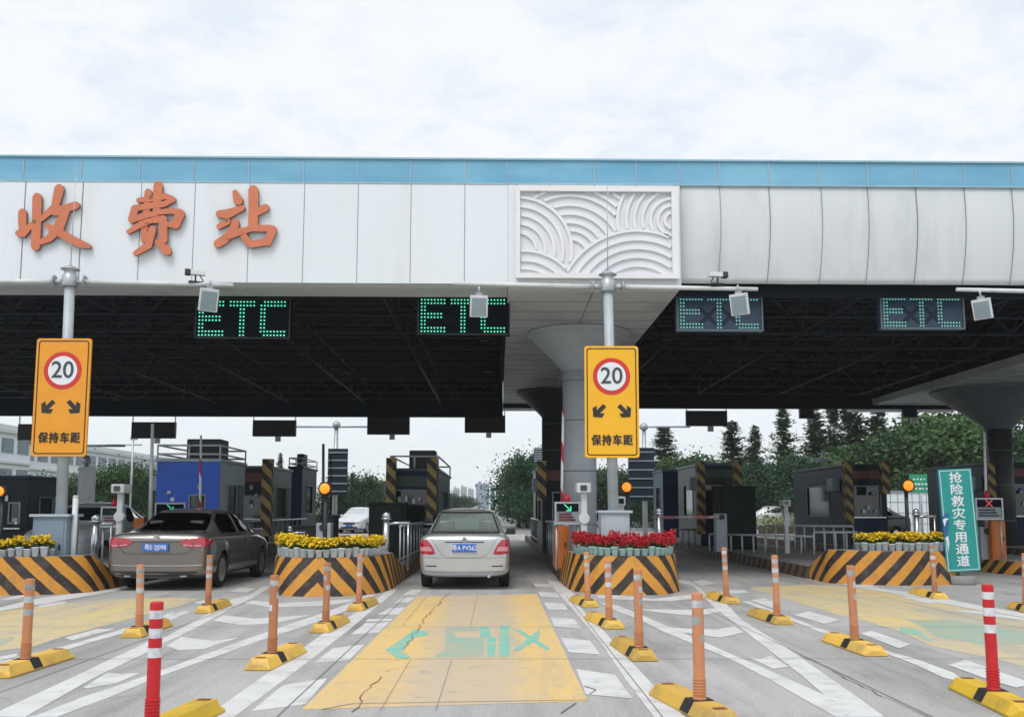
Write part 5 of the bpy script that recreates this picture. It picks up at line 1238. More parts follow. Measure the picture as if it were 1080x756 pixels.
# ================================================================== CARS
def lerp_tab(tab, y):
    if y <= tab[0][0]: return tab[0][1]
    for (a, va), (b, vb) in zip(tab, tab[1:]):
        if y <= b: t = (y-a)/(b-a); return va + (vb-va)*t
    return tab[-1][1]
def eval_mesh(o):
    dg = bpy.context.evaluated_depsgraph_get(); dg.update()
    return bpy.data.meshes.new_from_object(o.evaluated_get(dg))
def car_shell(S):
    """closed outer skin; x across, y from the tail (0) to the nose (L)"""
    L_ = S['L']; bm = bmesh.new(); rings = []
    for y in S['st']:
        w = lerp_tab(S['w'], y); zb = lerp_tab(S['zb'], y); zs = lerp_tab(S['zs'], y); zt = lerp_tab(S['zt'], y); g = lerp_tab(S['g'], y); wr = lerp_tab(S['wr'], y)
        gw = w*(0.90*(1-g)+0.885*g)
        half = [(0, zb), (w*0.6, zb), (w*0.93, zb+0.04), (w*0.985, zb+0.14), (w, zb+(zs-zb)*0.55), (w*0.99, zs-0.07), (w*0.95, zs-0.01),
                (gw, zs+0.02*(1-g)+0.03*g), (w*0.80*(1-g)+wr*g, (zt-0.004)*(1-g)+(zt-0.075)*g), (w*0.5*(1-g)+wr*0.74*g, zt), (0, zt+0.012)]
        if zt < zs + 0.03: half = [(x, min(z, zt+0.01)) for x, z in half]
        ring = [bm.verts.new((x, y, z)) for x, z in half] + [bm.verts.new((-x, y, z)) for x, z in half[-2:0:-1]]
        rings.append(ring)
    n = len(rings[0])
    for A, B in zip(rings, rings[1:]):
        for i in range(n):
            j = (i+1) % n; bm.faces.new((A[i], A[j], B[j], B[i]))
    for ring in (rings[0], rings[-1]):
        h = len(ring)//2
        # strips between left and right
        for i in range(h):
            a, b = ring[i], ring[i+1]; c, d = ring[(-i-1) % n], ring[(-i) % n]
            vs = []
            for v in (a, b, c, d):
                if v not in vs: vs.append(v)
            if len(vs) > 2: bm.faces.new(vs)
    bmesh.ops.recalc_face_normals(bm, faces=bm.faces)
    me = bpy.data.meshes.new('shell'); bm.to_mesh(me); bm.free()
    for p in me.polygons: p.use_smooth = True
    o = bpy.data.objects.new('shell', me); COL.objects.link(o)
    m = o.modifiers.new('sub', 'SUBSURF'); m.levels = 2; m.render_levels = 2
    me2 = eval_mesh(o); o.modifiers.clear(); o.data = me2
    return o
def bool_cut(o, cutters, op='DIFFERENCE'):
    for c in cutters:
        m = o.modifiers.new('b', 'BOOLEAN'); m.operation = op; m.solver = 'EXACT'; m.object = c; m.use_self = False
    me = eval_mesh(o); o.modifiers.clear(); o.data = me
    for c in cutters: bpy.data.objects.remove(c)
def cutter(fn):
    mb = MB(); fn(mb); o = mb.build('cutter', M_black); return o
class Decal:
    def __init__(self, mesh):
        bm = bmesh.new(); bm.from_mesh(mesh); self.bvh = BVHTree.FromBMesh(bm); bm.free()
    def hit(self, axis, u, z, off):
        if axis == 'rear': o, d = Vector((u, -2, z)), Vector((0, 1, 0))
        elif axis == 'front': o, d = Vector((u, 9, z)), Vector((0, -1, 0))
        elif axis == 'right': o, d = Vector((3, u, z)), Vector((-1, 0, 0))
        else: o, d = Vector((-3, u, z)), Vector((1, 0, 0))
        r = self.bvh.ray_cast(o, d)
        if r[0] is None: return None
        nrm = r[1] if r[1].dot(d) < 0 else -r[1]
        return r[0] + nrm*off
    def make(self, name, axis, polys, m, parent, off=0.004, step=0.05, smooth=True):
        bm = bmesh.new()
        for poly in polys:
            vs = [bm.verts.new((u, 0, z)) for u, z in poly]; bm.faces.new(vs)
        us = [v.co.x for v in bm.verts]; zs = [v.co.z for v in bm.verts]
        for lo, hi, nrm in ((min(us), max(us), (1,0,0)), (min(zs), max(zs), (0,0,1))):
            k = lo + step*0.5
            while k < hi:
                co = (k,0,0) if nrm[0] else (0,0,k)
                bmesh.ops.bisect_plane(bm, geom=bm.verts[:]+bm.edges[:]+bm.faces[:], plane_co=co, plane_no=nrm); k += step
        bmesh.ops.triangulate(bm, faces=[f for f in bm.faces if len(f.verts) > 4])
        bad = []
        for v in bm.verts:
            h = self.hit(axis, v.co.x, v.co.z, off)
            if h is None: bad.append(v)
            else: v.co = h
        bmesh.ops.delete(bm, geom=bad, context='VERTS')
        me = bpy.data.meshes.new(name); bm.to_mesh(me); bm.free(); me.materials.append(m)
        for p in me.polygons: p.use_smooth = smooth
        o = bpy.data.objects.new(name, me); COL.objects.link(o); o.parent = parent; return o
def line2(path, w):
    out = []
    for a, b in zip(path, path[1:]):
        a = Vector(a); b = Vector(b); d = (b-a)
        if d.length < 1e-6: continue
        d.normalize(); n = Vector((-d.y, d.x))*w/2; e = d*w*0.3
        out.append([tuple(a-n-e), tuple(b-n+e), tuple(b+n+e), tuple(a+n-e)])
    return out
def wheel(parent, x, y, r, w, spokes=10, name='wheel'):
    s = 1 if x > 0 else -1
    root = bpy.data.objects.new(name, None); COL.objects.link(root); root.parent = parent; root.location = (x, y, r)
    mb = MB(); prof = [(r*0.62, -w/2+0.01), (r*0.70, -w/2), (r*0.93, -w/2+0.005), (r, -w/2+0.035), (r, w/2-0.035), (r*0.93, w/2-0.005), (r*0.70, w/2), (r*0.62, w/2-0.01)]
    mb.lathe(prof, (0, 0, 0), 36, axis='X'); mb.build('tyre', M_black, root)
    mb = MB(); xo = s*(w/2-0.005)
    mb.lathe(sorted([(r*0.64, s*(w/2-0.035)), (r*0.66, xo)], key=lambda p: p[1]), (0, 0, 0), 32, axis='X')
    mb.lathe(sorted([(r*0.16, s*(w/2-0.05)), (r*0.13, s*(w/2-0.015))], key=lambda p: p[1]), (0, 0, 0), 16, axis='X')
    for k in range(spokes):
        a = 2*PI*k/spokes; c, sn = math.cos(a), math.sin(a); wd = r*0.085
        p = [(xo-s*0.02, r*0.1*c-wd*sn, r*0.1*sn+wd*c), (xo-s*0.02, r*0.1*c+wd*sn, r*0.1*sn-wd*c), (xo-s*0.004, r*0.64*c+wd*1.1*sn, r*0.64*sn-wd*1.1*c), (xo-s*0.004, r*0.64*c-wd*1.1*sn, r*0.64*sn+wd*1.1*c)]
        mb.prism(p, (-s*0.02, 0, 0))
    rim = mb.build('rim', M_alloy, root)
    mb = MB(); mb.lathe(sorted([(r*0.63, s*(w/2-0.09)), (r*0.63, s*(w/2-0.085))], key=lambda p: p[1]), (0, 0, 0), 28, axis='X'); mb.build('brake_disc', M_dark, root)
    return root
def seat(parent, x, y, z, m, back=0.62):
    mb = MB(); mb.box((x-0.25, y-0.02, z), (x+0.25, y+0.5, z+0.16), 0.05); mb.box((x-0.24, y-0.16, z+0.1), (x+0.24, y, z+back), 0.05)
    s = mb.build('seat', m, parent)
    mb = MB(); mb.box((x-0.13, y-0.15, z+back+0.03), (x+0.13, y-0.04, z+back+0.20), 0.04); mb.tube((x-0.06, y-0.09, z+back-0.02), (x-0.06, y-0.09, z+back+0.05), 0.008, n=6); mb.tube((x+0.06, y-0.09, z+back-0.02), (x+0.06, y-0.09, z+back+0.05), 0.008, n=6)
    mb.build('headrest', m, s)
def mirror_part(parent, x, y, z, m, s):
    mb = MB(); mb.box((x, y-0.05, z), (x+s*0.20, y+0.06, z+0.13), 0.03); mb.mi = 1; mb.box((x+s*0.02, y-0.058, z+0.02), (x+s*0.18, y-0.051, z+0.11)); mb.mi = 2; mb.box((x-s*0.06, y, z+0.01), (x+s*0.02, y+0.03, z+0.05)); mb.build('wing_mirror', [m, M_pane, M_plastic], parent)

def build_car(name, S, loc, rz, label, paint, full=True):
    root = empty(name, (0, 0, 0), label, 'car')
    sh = car_shell(S); outer = sh.data.copy(); dec = Decal(outer)
    # hollow it and open the windows and arches
    md = sh.modifiers.new('so', 'SOLIDIFY'); md.thickness = 0.028; md.offset = -1; md.use_rim = False
    me = eval_mesh(sh); sh.modifiers.clear(); sh.data = me
    cuts = []
    wr_, wy = S['wheel_r'], S['wheel_y']; tw = S['track']
    for y in wy:
        for s in (1, -1):
            cuts.append(cutter(lambda mb: mb.lathe([(wr_*1.13, -0.16), (wr_*1.13, 0.30)], (s*tw, y, wr_*1.0), 32, axis='X')))
    cuts.append(cutter(lambda mb: mb.prism([(x, -0.8, z) for x, z in S['rear_win']], (0, 0.8+S['rw_depth'], 0))))
    cuts.append(cutter(lambda mb: mb.prism([(x, S['fw_depth'], z) for x, z in S['front_win']], (0, 3.5, 0))))
    for poly in S['side_win']: cuts.append(cutter(lambda mb: mb.prism([(-2, y, z) for y, z in poly], (4, 0, 0))))
    bool_cut(sh, cuts)
    sh.name = 'body'; sh.data.name = 'body'; sh.data.materials.clear(); sh.data.materials.append(paint); sh.parent = root
    for p in sh.data.polygons: p.use_smooth = True
    try: sh.data.set_sharp_from_angle(angle=R(35))
    except Exception: pass
    gl = S['glass']
    dec.make('rear_window', 'rear', [S['rear_win']], gl, root, off=-0.010, step=0.08)
    dec.make('windscreen', 'front', [S['front_win']], gl, root, off=-0.010, step=0.08)
    for poly in S['side_win']:
        for ax in ('left', 'right'): dec.make('side_window', ax, [poly], gl, root, off=-0.010, step=0.08)
    for s in (1, -1):
        for y in wy: wheel(root, s*(tw-0.01), y, wr_, 0.20, S.get('spokes', 10))
    mb = MB(); w = S['w'][2][1]; mb.box((-w*0.86, 0.25, 0.22), (w*0.86, S['L']-0.3, 0.30)); mb.box((-w*0.6, 0.3, 0.30), (w*0.6, 0.9, 0.72))
    mb.box((-w*0.86, S['dash'], 0.6), (w*0.86, S['dash']+0.35, S['zs'][1][1]-0.02), 0.04); mb.build('interior_floor', M_dark, root)
    sm = S['seat']
    for x in (-0.38, 0.38): seat(root, x, 1.95, 0.42, sm, 0.60)
    for x in (-0.38, 0.38): seat(root, x, 1.12, 0.48, sm, 0.56)
    mb = MB(); mb.box((-w*0.82, 0.62, S['zs'][1][1]-0.05), (w*0.82, 1.0, S['zs'][1][1]-0.02)); mb.build('parcel_shelf', sm, root)
    for s in (1, -1): mirror_part(root, s*w*0.97, S['mirror_y'], S['zs'][1][1]-0.0, S.get('mirror', paint), s)
    S['details'](dec, root, S)
    root.location = loc; root.rotation_euler = (0, 0, rz)
    return root, dec

st_common = lambda L_: [0.0, 0.04, 0.12, 0.30, 0.50, 0.62, 0.85, 1.10, 1.32, 1.55, 2.0, 2.4, 2.7, 2.95, 3.2, 3.45, 3.62, 3.9, 4.1, 4.3, L_-0.12, L_-0.03, L_]
# ---- silver sedan
def det_silver(dec, root, S):
    for s in (1, -1):
        m = lambda P: [(s*x, z) for x, z in P]
        lamp = dec.make('tail_light', 'rear', [m([(0.525, 0.655), (0.60, 0.635), (0.70, 0.645), (0.80, 0.665), (0.818, 0.74), (0.805, 0.90), (0.68, 0.905), (0.615, 0.83), (0.56, 0.74)])], M_tail, root, 0.008, 0.04)
        dec.make('lamp_lens', 'rear', [m([(0.575, 0.70), (0.79, 0.70), (0.80, 0.775), (0.62, 0.785)])], M_tailp, lamp, 0.013, 0.04)
        ax = 'right' if s > 0 else 'left'
        dec.make('tail_light', ax, [[(0.06, 0.66), (0.30, 0.72), (0.24, 0.90), (0.07, 0.90)]], M_tail, root, 0.008, 0.04)
        dec.make('bumper_reflector', 'rear', [m([(0.50, 0.42), (0.70, 0.425), (0.70, 0.445), (0.50, 0.44)])], M_plastic, root, 0.006, 0.04)
        dec.make('bumper_reflector_shadow_line', 'rear', line2([(s*0.48, 0.452), (s*0.72, 0.456)], 0.012), M_plastic, root, 0.007, 0.04) if False else None
        mb = MB(); mb.tube((s*0.0+0.45, 0.02, 0.25), (0.45, 0.2, 0.25), 0.03, n=12) if s > 0 else None; 
        if s > 0: mb.build('exhaust', M_galv, root)
        else: mb.bm.free()
    seams = line2([(-0.60, 0.93), (-0.53, 0.84), (-0.46, 0.70), (-0.38, 0.615), (-0.22, 0.585), (0.22, 0.585), (0.38, 0.615), (0.46, 0.70), (0.53, 0.84), (0.60, 0.93)], 0.008)
    dec.make('boot_seam', 'rear', seams, M_seam, root, 0.003, 0.06)
    dec.make('bumper_seam', 'rear', line2([(-0.80, 0.60), (-0.5, 0.575), (0.5, 0.575), (0.80, 0.60)], 0.007), M_seam, root, 0.003, 0.06)
    dec.make('bumper_crease', 'rear', line2([(-0.79, 0.335), (-0.3, 0.325), (0.3, 0.325), (0.79, 0.335)], 0.022), M_seam, root, 0.004, 0.06)
    dec.make('garnish', 'rear', [[(-0.36, 0.855), (0.36, 0.855), (0.36, 0.872), (-0.36, 0.872)]], M_plastic, root, 0.010, 0.06)
    dec.make('number_plate_frame', 'rear', [[(-0.25, 0.655), (0.25, 0.655), (0.25, 0.845), (-0.25, 0.845)]], M_wmetal, root, 0.004, 0.06)
    y = dec.hit('rear', 0, 0.75, 0.03).y
    mb = MB(); mb.box((-0.222, y-0.004, 0.685), (0.222, y+0.012, 0.832)); pl = mb.build('number_plate', M_plate, root)
    text_obj('plate_lettering', '粤A PV562', 0.120, M_signw, pl, (0, y-0.006, 0.755), extrude=0.001, bold=0.001, xs=0.84)
    y2 = dec.hit('rear', 0, 0.905, 0.004).y
    mb = MB(); mb.lathe([(0.048, y2-0.012), (0.052, y2+0.02)], (0, 0, 0.905), 20, axis='Y'); mb.mi = 1; mb.lathe([(0.032, y2-0.014), (0.032, y2-0.0125)], (0, 0, 0.905), 20, axis='Y'); mb.mi = 0
    mb.box((-0.020, y2-0.018, 0.885), (-0.011, y2-0.0145, 0.927)); mb.box((0.011, y2-0.018, 0.885), (0.020, y2-0.0145, 0.927)); mb.box((-0.010, y2-0.018, 0.902), (0.010, y2-0.0145, 0.910))
    mb.build('emblem', [M_chrome, M_seam], root)
    dec.make('window_rubber', 'rear', line2([(-0.64, 1.03), (-0.505, 1.40), (0.505, 1.40), (0.64, 1.03), (-0.64, 1.03)], 0.022), M_black, root, 0.004, 0.06)
    for ax in ('left', 'right'):
        dec.make('door_seam', ax, line2([(1.25, 0.92), (1.18, 0.6), (1.45, 0.33), (2.05, 0.33), (2.05, 0.95)], 0.007) + line2([(2.05, 0.33), (3.0, 0.33), (3.1, 0.9)], 0.007), M_seam, root, 0.003, 0.08)
S1 = dict(L=4.53, st=st_common(4.53),
  w=[(0, .70), (.04, .775), (.12, .825), (.5, .850), (1.5, .8525), (3.4, .85), (4.2, .80), (4.41, .72), (4.50, .64), (4.53, .55)],
  zb=[(0, .30), (.04, .24), (.2, .21), (4.2, .21), (4.53, .30)],
  zs=[(0, .86), (.04, .93), (.12, .955), (.5, .955), (3.2, .93), (3.6, .88), (4.2, .76), (4.41, .68), (4.53, .60)],
  zt=[(0, .90), (.04, .975), (.12, 1.01), (.5, 1.025), (.62, 1.04), (1.32, 1.435), (1.55, 1.468), (2.0, 1.478), (2.4, 1.47), (2.7, 1.43), (3.45, 1.02), (3.62, .97), (4.1, .87), (4.41, .74), (4.5, .66), (4.53, .62)],
  g=[(0, 0), (.5, 0), (.62, .15), (.85, .6), (1.10, .9), (1.32, 1), (2.7, 1), (3.2, .6), (3.45, .15), (3.62, 0), (4.53, 0)],
  wr=[(0, .62), (1.3, .60), (2.7, .60), (4.53, .6)],
  rear_win=[(-0.63, 1.035), (0.63, 1.035), (0.60, 1.14), (0.505, 1.385), (0.40, 1.40), (-0.40, 1.40), (-0.505, 1.385), (-0.60, 1.14)], rw_depth=1.6,
  front_win=[(-0.60, 1.03), (0.60, 1.03), (0.50, 1.37), (-0.50, 1.37)], fw_depth=2.6,
  side_win=[[(1.02, 0.99), (1.98, 0.99), (1.98, 1.37), (1.35, 1.37), (1.14, 1.25)], [(2.06, 0.99), (3.12, 0.99), (2.72, 1.33), (2.55, 1.37), (2.06, 1.37)]],
  wheel_r=0.30, wheel_y=(0.93, 3.53), track=0.745, glass=M_glass, seat=M_seat, dash=3.0, mirror_y=2.95, mirror=M_blackcar, details=det_silver)
build_car('silver_sedan', S1, (-0.62, 17.45, 0), R(0.3), 'silver sedan seen from behind in the centre lane, blue number plate', M_silver)

# ---- brown grey sedan
def det_brown(dec, root, S):
    for s in (1, -1):
        m = lambda P: [(s*x, z) for x, z in P]
        dec.make('tail_light', 'rear', [m([(0.40, 0.855), (0.50, 0.80), (0.60, 0.775), (0.66, 0.77), (0.655, 0.93), (0.58, 0.935), (0.47, 0.90)])], M_tail, root, 0.008, 0.04)
        lamp = dec.make('tail_light', 'rear', [m([(0.672, 0.768), (0.80, 0.775), (0.87, 0.80), (0.872, 0.90), (0.83, 0.945), (0.67, 0.932)])], M_tail, root, 0.008, 0.04)
        dec.make('lamp_lens', 'rear', [m([(0.50, 0.812), (0.65, 0.79), (0.65, 0.815), (0.52, 0.83)])], M_tailp, lamp, 0.012, 0.04)
        dec.make('lamp_lens', 'rear', [m([(0.68, 0.79), (0.80, 0.795), (0.80, 0.818), (0.68, 0.815)])], M_tailp, lamp, 0.012, 0.04)
        ax = 'right' if s > 0 else 'left'
        dec.make('tail_light', ax, [[(0.07, 0.79), (0.40, 0.84), (0.36, 0.915), (0.09, 0.935)]], M_tail, root, 0.008, 0.04)
        mb = MB(); mb.box((s*0.50-0.06, 0.02, 0.25), (s*0.50+0.06, 0.25, 0.30), 0.015); mb.build('exhaust', M_chrome, root)
    seams = line2([(-0.655, 0.77), (-0.58, 0.68), (-0.50, 0.66), (0.50, 0.66), (0.58, 0.68), (0.655, 0.77)], 0.010)
    dec.make('boot_seam', 'rear', seams, M_plastic, root, 0.003, 0.06)
    dec.make('lip_line', 'rear', line2([(-0.42, 0.872), (0.42, 0.872)], 0.016), M_plastic, root, 0.004, 0.06)
    dec.make('chrome_strip', 'rear', line2([(-0.88, 0.465), (-0.5, 0.452), (0.5, 0.452), (0.88, 0.465)], 0.018), M_chrome, root, 0.010, 0.05)
    dec.make('lower_bumper', 'rear', [[(-0.80, 0.255), (0.80, 0.255), (0.74, 0.355), (-0.74, 0.355)]], M_plastic, root, 0.004, 0.06)
    dec.make('bumper_seam', 'rear', line2([(-0.88, 0.70), (-0.66, 0.72)], 0.006) + line2([(0.88, 0.70), (0.66, 0.72)], 0.006), M_plastic, root, 0.003, 0.06)
    y = dec.hit('rear', 0, 0.77, 0.03).y
    mb = MB(); mb.box((-0.23, y-0.004, 0.70), (0.23, y+0.012, 0.845)); pl = mb.build('number_plate', M_plate, root)
    text_obj('plate_lettering', '粤E·2J098', 0.118, M_signw, pl, (0, y-0.006, 0.772), extrude=0.001, bold=0.001, xs=0.82)
    y2 = dec.hit('rear', 0, 0.945, 0.004).y
    mb = MB()
    for i in range(28):
        a, b = 2*PI*i/28, 2*PI*(i+1)/28; ro, ri = 0.052, 0.043
        mb.prism([(ri*math.cos(a), y2-0.012, .945+ri*math.sin(a)), (ro*math.cos(a), y2-0.012, .945+ro*math.sin(a)), (ro*math.cos(b), y2-0.012, .945+ro*math.sin(b)), (ri*math.cos(b), y2-0.012, .945+ri*math.sin(b))], (0, 0.014, 0))
    for k, pth in enumerate(([(-0.020, 0.980), (0.0, 0.955), (0.020, 0.980)], [(-0.034, 0.968), (-0.014, 0.912), (0.0, 0.942), (0.014, 0.912), (0.034, 0.968)])):
        for q, (a, b) in enumerate(zip(pth, pth[1:])):
            mb.prism([(p.x, y2-0.010-0.001*q-0.003*k, p.y) for p in outline([a, b], 0.008)], (0, 0.012, 0))
    mb.build('emblem', M_chrome, root)
    for ax in ('left', 'right'):
        dec.make('door_seam', ax, line2([(1.30, 0.92), (1.26, 0.65), (1.55, 0.34), (2.30, 0.34), (2.28, 0.97)], 0.008) + line2([(2.30, 0.34), (3.30, 0.34), (3.40, 0.92)], 0.008), M_black, root, 0.003, 0.08)
        dec.make('window_trim', ax, line2([(1.06, 0.965), (3.34, 0.955)], 0.016), M_chrome, root, 0.006, 0.08)
        dec.make('window_rubber', ax, line2([(1.06, 0.98), (1.24, 1.25), (1.50, 1.385), (2.70, 1.40), (3.30, 1.03)], 0.022) + line2([(2.275, 0.98), (2.275, 1.395)], 0.06), M_black, root, 0.005, 0.05)
        dec.make('sill_trim', ax, line2([(1.40, 0.36), (3.30, 0.36)], 0.014), M_chrome, root, 0.006, 0.08)
        for y in (1.50, 2.48): dec.make('door_handle', ax, [[(y, 0.82), (y+0.18, 0.82), (y+0.18, 0.85), (y, 0.85)]], M_chrome, root, 0.03, 0.05)
S2 = dict(L=4.87, st=[0.0, 0.04, 0.12, 0.30, 0.50, 0.66, 0.90, 1.15, 1.38, 1.62, 2.1, 2.5, 2.8, 3.05, 3.35, 3.62, 3.82, 4.1, 4.35, 4.6, 4.75, 4.84, 4.87],
  w=[(0, .76), (.04, .85), (.12, .895), (.5, .912), (1.5, .917), (3.6, .912), (4.4, .87), (4.75, .76), (4.84, .66), (4.87, .56)],
  zb=[(0, .30), (.04, .235), (.2, .20), (4.5, .20), (4.87, .28)],
  zs=[(0, .84), (.04, .93), (.12, .965), (.5, .975), (3.4, .945), (3.8, .89), (4.4, .80), (4.75, .70), (4.87, .60)],
  zt=[(0, .88), (.04, .985), (.12, 1.03), (.5, 1.045), (.66, 1.07), (1.38, 1.405), (1.62, 1.455), (2.1, 1.472), (2.5, 1.465), (2.8, 1.43), (3.62, 1.03), (3.82, .97), (4.35, .88), (4.75, .75), (4.84, .67), (4.87, .62)],
  g=[(0, 0), (.5, 0), (.66, .15), (.9, .6), (1.15, .9), (1.38, 1), (2.8, 1), (3.35, .6), (3.62, .15), (3.82, 0), (4.87, 0)],
  wr=[(0, .62), (1.3, .615), (2.8, .62), (4.87, .6)],
  rear_win=[(-0.66, 1.06), (0.66, 1.06), (0.62, 1.16), (0.54, 1.355), (0.42, 1.385), (-0.42, 1.385), (-0.54, 1.355), (-0.62, 1.16)], rw_depth=1.7,
  front_win=[(-0.62, 1.04), (0.62, 1.04), (0.52, 1.37), (-0.52, 1.37)], fw_depth=2.7,
  side_win=[[(1.10, 1.0), (2.24, 1.0), (2.24, 1.375), (1.52, 1.365), (1.26, 1.24)], [(2.31, 1.0), (3.28, 1.0), (2.82, 1.32), (2.68, 1.375), (2.31, 1.375)]],
  wheel_r=0.325, wheel_y=(1.02, 3.83), track=0.80, glass=M_glassd, seat=M_seatd, dash=3.15, mirror_y=3.12, spokes=10, details=det_brown)
build_car('brown_sedan', S2, (-6.10, 17.15, 0), R(-1.0), 'dark brown grey sedan seen from behind in the left lane, tinted windows', M_bronze)

# ---- smaller cars farther away: the same build, front towards us
def det_front(dec, root, S):
    for s in (1, -1):
        dec.make('headlight', 'front', [[(s*x, z) for x, z in ((0.44, 0.62), (0.62, 0.60), (0.72, 0.64), (0.70, 0.74), (0.46, 0.70))]], M_lampw, root, 0.008, 0.05)
    dec.make('grille', 'front', [[(-0.36, 0.56), (0.36, 0.56), (0.40, 0.68), (-0.40, 0.68)]], M_plastic, root, 0.008, 0.05)
    dec.make('lower_grille', 'front', [[(-0.55, 0.30), (0.55, 0.30), (0.50, 0.42), (-0.50, 0.42)]], M_plastic, root, 0.006, 0.05)
    y = dec.hit('front', 0, 0.5, 0.03).y
    mb = MB(); mb.box((-0.22, y-0.01, 0.43), (0.22, y+0.004, 0.55)); mb.build('number_plate', M_plate, root)
S3 = dict(S2); S3['details'] = det_front; S3['glass'] = M_glassd
S3['zt'] = [(a, b + (0.16 if 0.6 < a < 3.7 else 0.10)) for a, b in S2['zt']]; S3['zs'] = [(a, b+0.10) for a, b in S2['zs']]
S3['rear_win'] = [(x, z+0.13) for x, z in S2['rear_win']]; S3['front_win'] = [(x, z+0.13) for x, z in S2['front_win']]; S3['side_win'] = [[(y, z+0.12) for y, z in p] for p in S2['side_win']]
p = V(379, 552, 60)
suv, _ = build_car('white_suv', S3, (p.x, 64, 0), PI - R(6), 'small white oncoming suv in the distance left of the dark green cabinet', M_whitecar)
p = V(92, 575, 23.5)
s2 = copy_tree(suv); s2.name = 'white_suv'; s2.location = (-10.75, 28.0, 0); s2.rotation_euler = (0, 0, PI); s2['label'] = 'white car facing us behind the left ball topped post, mostly hidden'
p = V(840, 545, 75)
s3 = copy_tree(suv); s3.name = 'white_van'; s3.location = (p.x, 75, 0); s3.rotation_euler = (0, 0, R(80)); s3.scale = (1.0, 0.9, 1.12); s3['label'] = 'white van parked before the dark trees on the right'; s3['category'] = 'van'
def recol(root, m):
    for ch in root.children:
        if ch.name.startswith('body'): ch.data = ch.data.copy(); ch.data.materials[0] = m
p = V(951, 540, 44)
s4 = copy_tree(suv); s4.name = 'black_suv'; s4.location = (p.x, 44, 0); s4.rotation_euler = (0, 0, R(95)); s4.scale = (1, .75, 1.1); recol(s4, M_blackcar); s4['label'] = 'black car crossing behind the yellow flowers left of the green vertical sign'
s5 = copy_tree(suv); s5.name = 'white_car'; s5.location = (V(527, 530, 120).x + 2.0, 120, 0); s5.rotation_euler = (0, 0, R(0)); s5['label'] = 'tiny white car far down the road right of the silver sedan roof'
# red truck far down the lane
p = V(557, 538, 78); root = empty('red_truck', (p.x, 78, 0), 'small red truck far down the road left of the slim booth', 'truck'); w0 = root.location
mb = MB(); mb.box((p.x-0.75, 78, 0.7), (p.x+0.75, 79.6, 2.3), 0.12); cab = mb.build('cab', mat('truck_red', (0.45, 0.05, 0.05), rough=0.4), root, world=w0)
mb = MB(); mb.box((p.x-0.62, 77.98, 1.5), (p.x+0.62, 78.02, 2.1)); mb.build('windscreen', M_pane, cab, world=w0)
mb = MB(); mb.box((p.x-0.85, 79.7, 0.9), (p.x+0.85, 84, 2.5)); mb.build('load_bed', M_boothg, root, world=w0)
for s in (-1, 1):
    for y in (78.8, 82.8):
        mb = MB(); mb.lathe([(0.42, -0.12), (0.42, 0.12)], (p.x+s*0.7, y, 0.42), 18, axis='X'); mb.build('wheel', M_black, root, world=w0)
    mb = MB(); mb.box((p.x+s*0.55-0.12, 77.97, 0.95), (p.x+s*0.55+0.12, 78.0, 1.1)); mb.build('headlight', M_lampw, root, world=w0)
# ================================================================== TREES
def leaf_bunch(mb, c, r, n, s, rnd, flat=0.75):
    for _ in range(n):
        d = Vector((rnd.gauss(0, 1), rnd.gauss(0, 1), rnd.gauss(0, 1)*flat)); d *= r*0.42*rnd.uniform(0.4, 1.15); p = c + d
        a = Vector((rnd.uniform(-1, 1), rnd.uniform(-1, 1), rnd.uniform(-0.7, 0.7))).normalized(); b = a.orthogonal().normalized(); b = Matrix.Rotation(rnd.uniform(0, PI), 3, a) @ b
        k = s*rnd.uniform(0.6, 1.3); e = b.cross(a)
        mb.face([p-b*k-e*k*0.5, p+e*k*0.6-b*k*0.1, p+b*k, p-e*k*0.55+b*k*0.15])
def broad_tree(H, Rr, seed, n_cl=54, leaf=0.125, per=190, trunk=0.22):
    rnd = random.Random(seed); mb = MB(); tk = MB()
    tk.tube((0, 0, 0), (0.1, 0, H*0.35), trunk, trunk*0.7, n=10)
    cl = []
    for i in range(n_cl):
        t = rnd.uniform(0, 2*PI); z = rnd.uniform(0.16, 1.0); rr = Rr*math.sqrt(max(0.02, 1-((z-0.5)/0.56)**2))*rnd.uniform(0.35, 1.05)
        c = Vector((rr*math.cos(t), rr*math.sin(t), H*z*rnd.uniform(0.92, 1.03))); cl.append(c)
        leaf_bunch(mb, c, Rr*rnd.uniform(0.42, 0.75), per, leaf, rnd)
    for c in cl[:14]: tk.tube((0.1, 0, H*0.3), c, trunk*0.42, trunk*0.08, n=6)
    return tk, mb
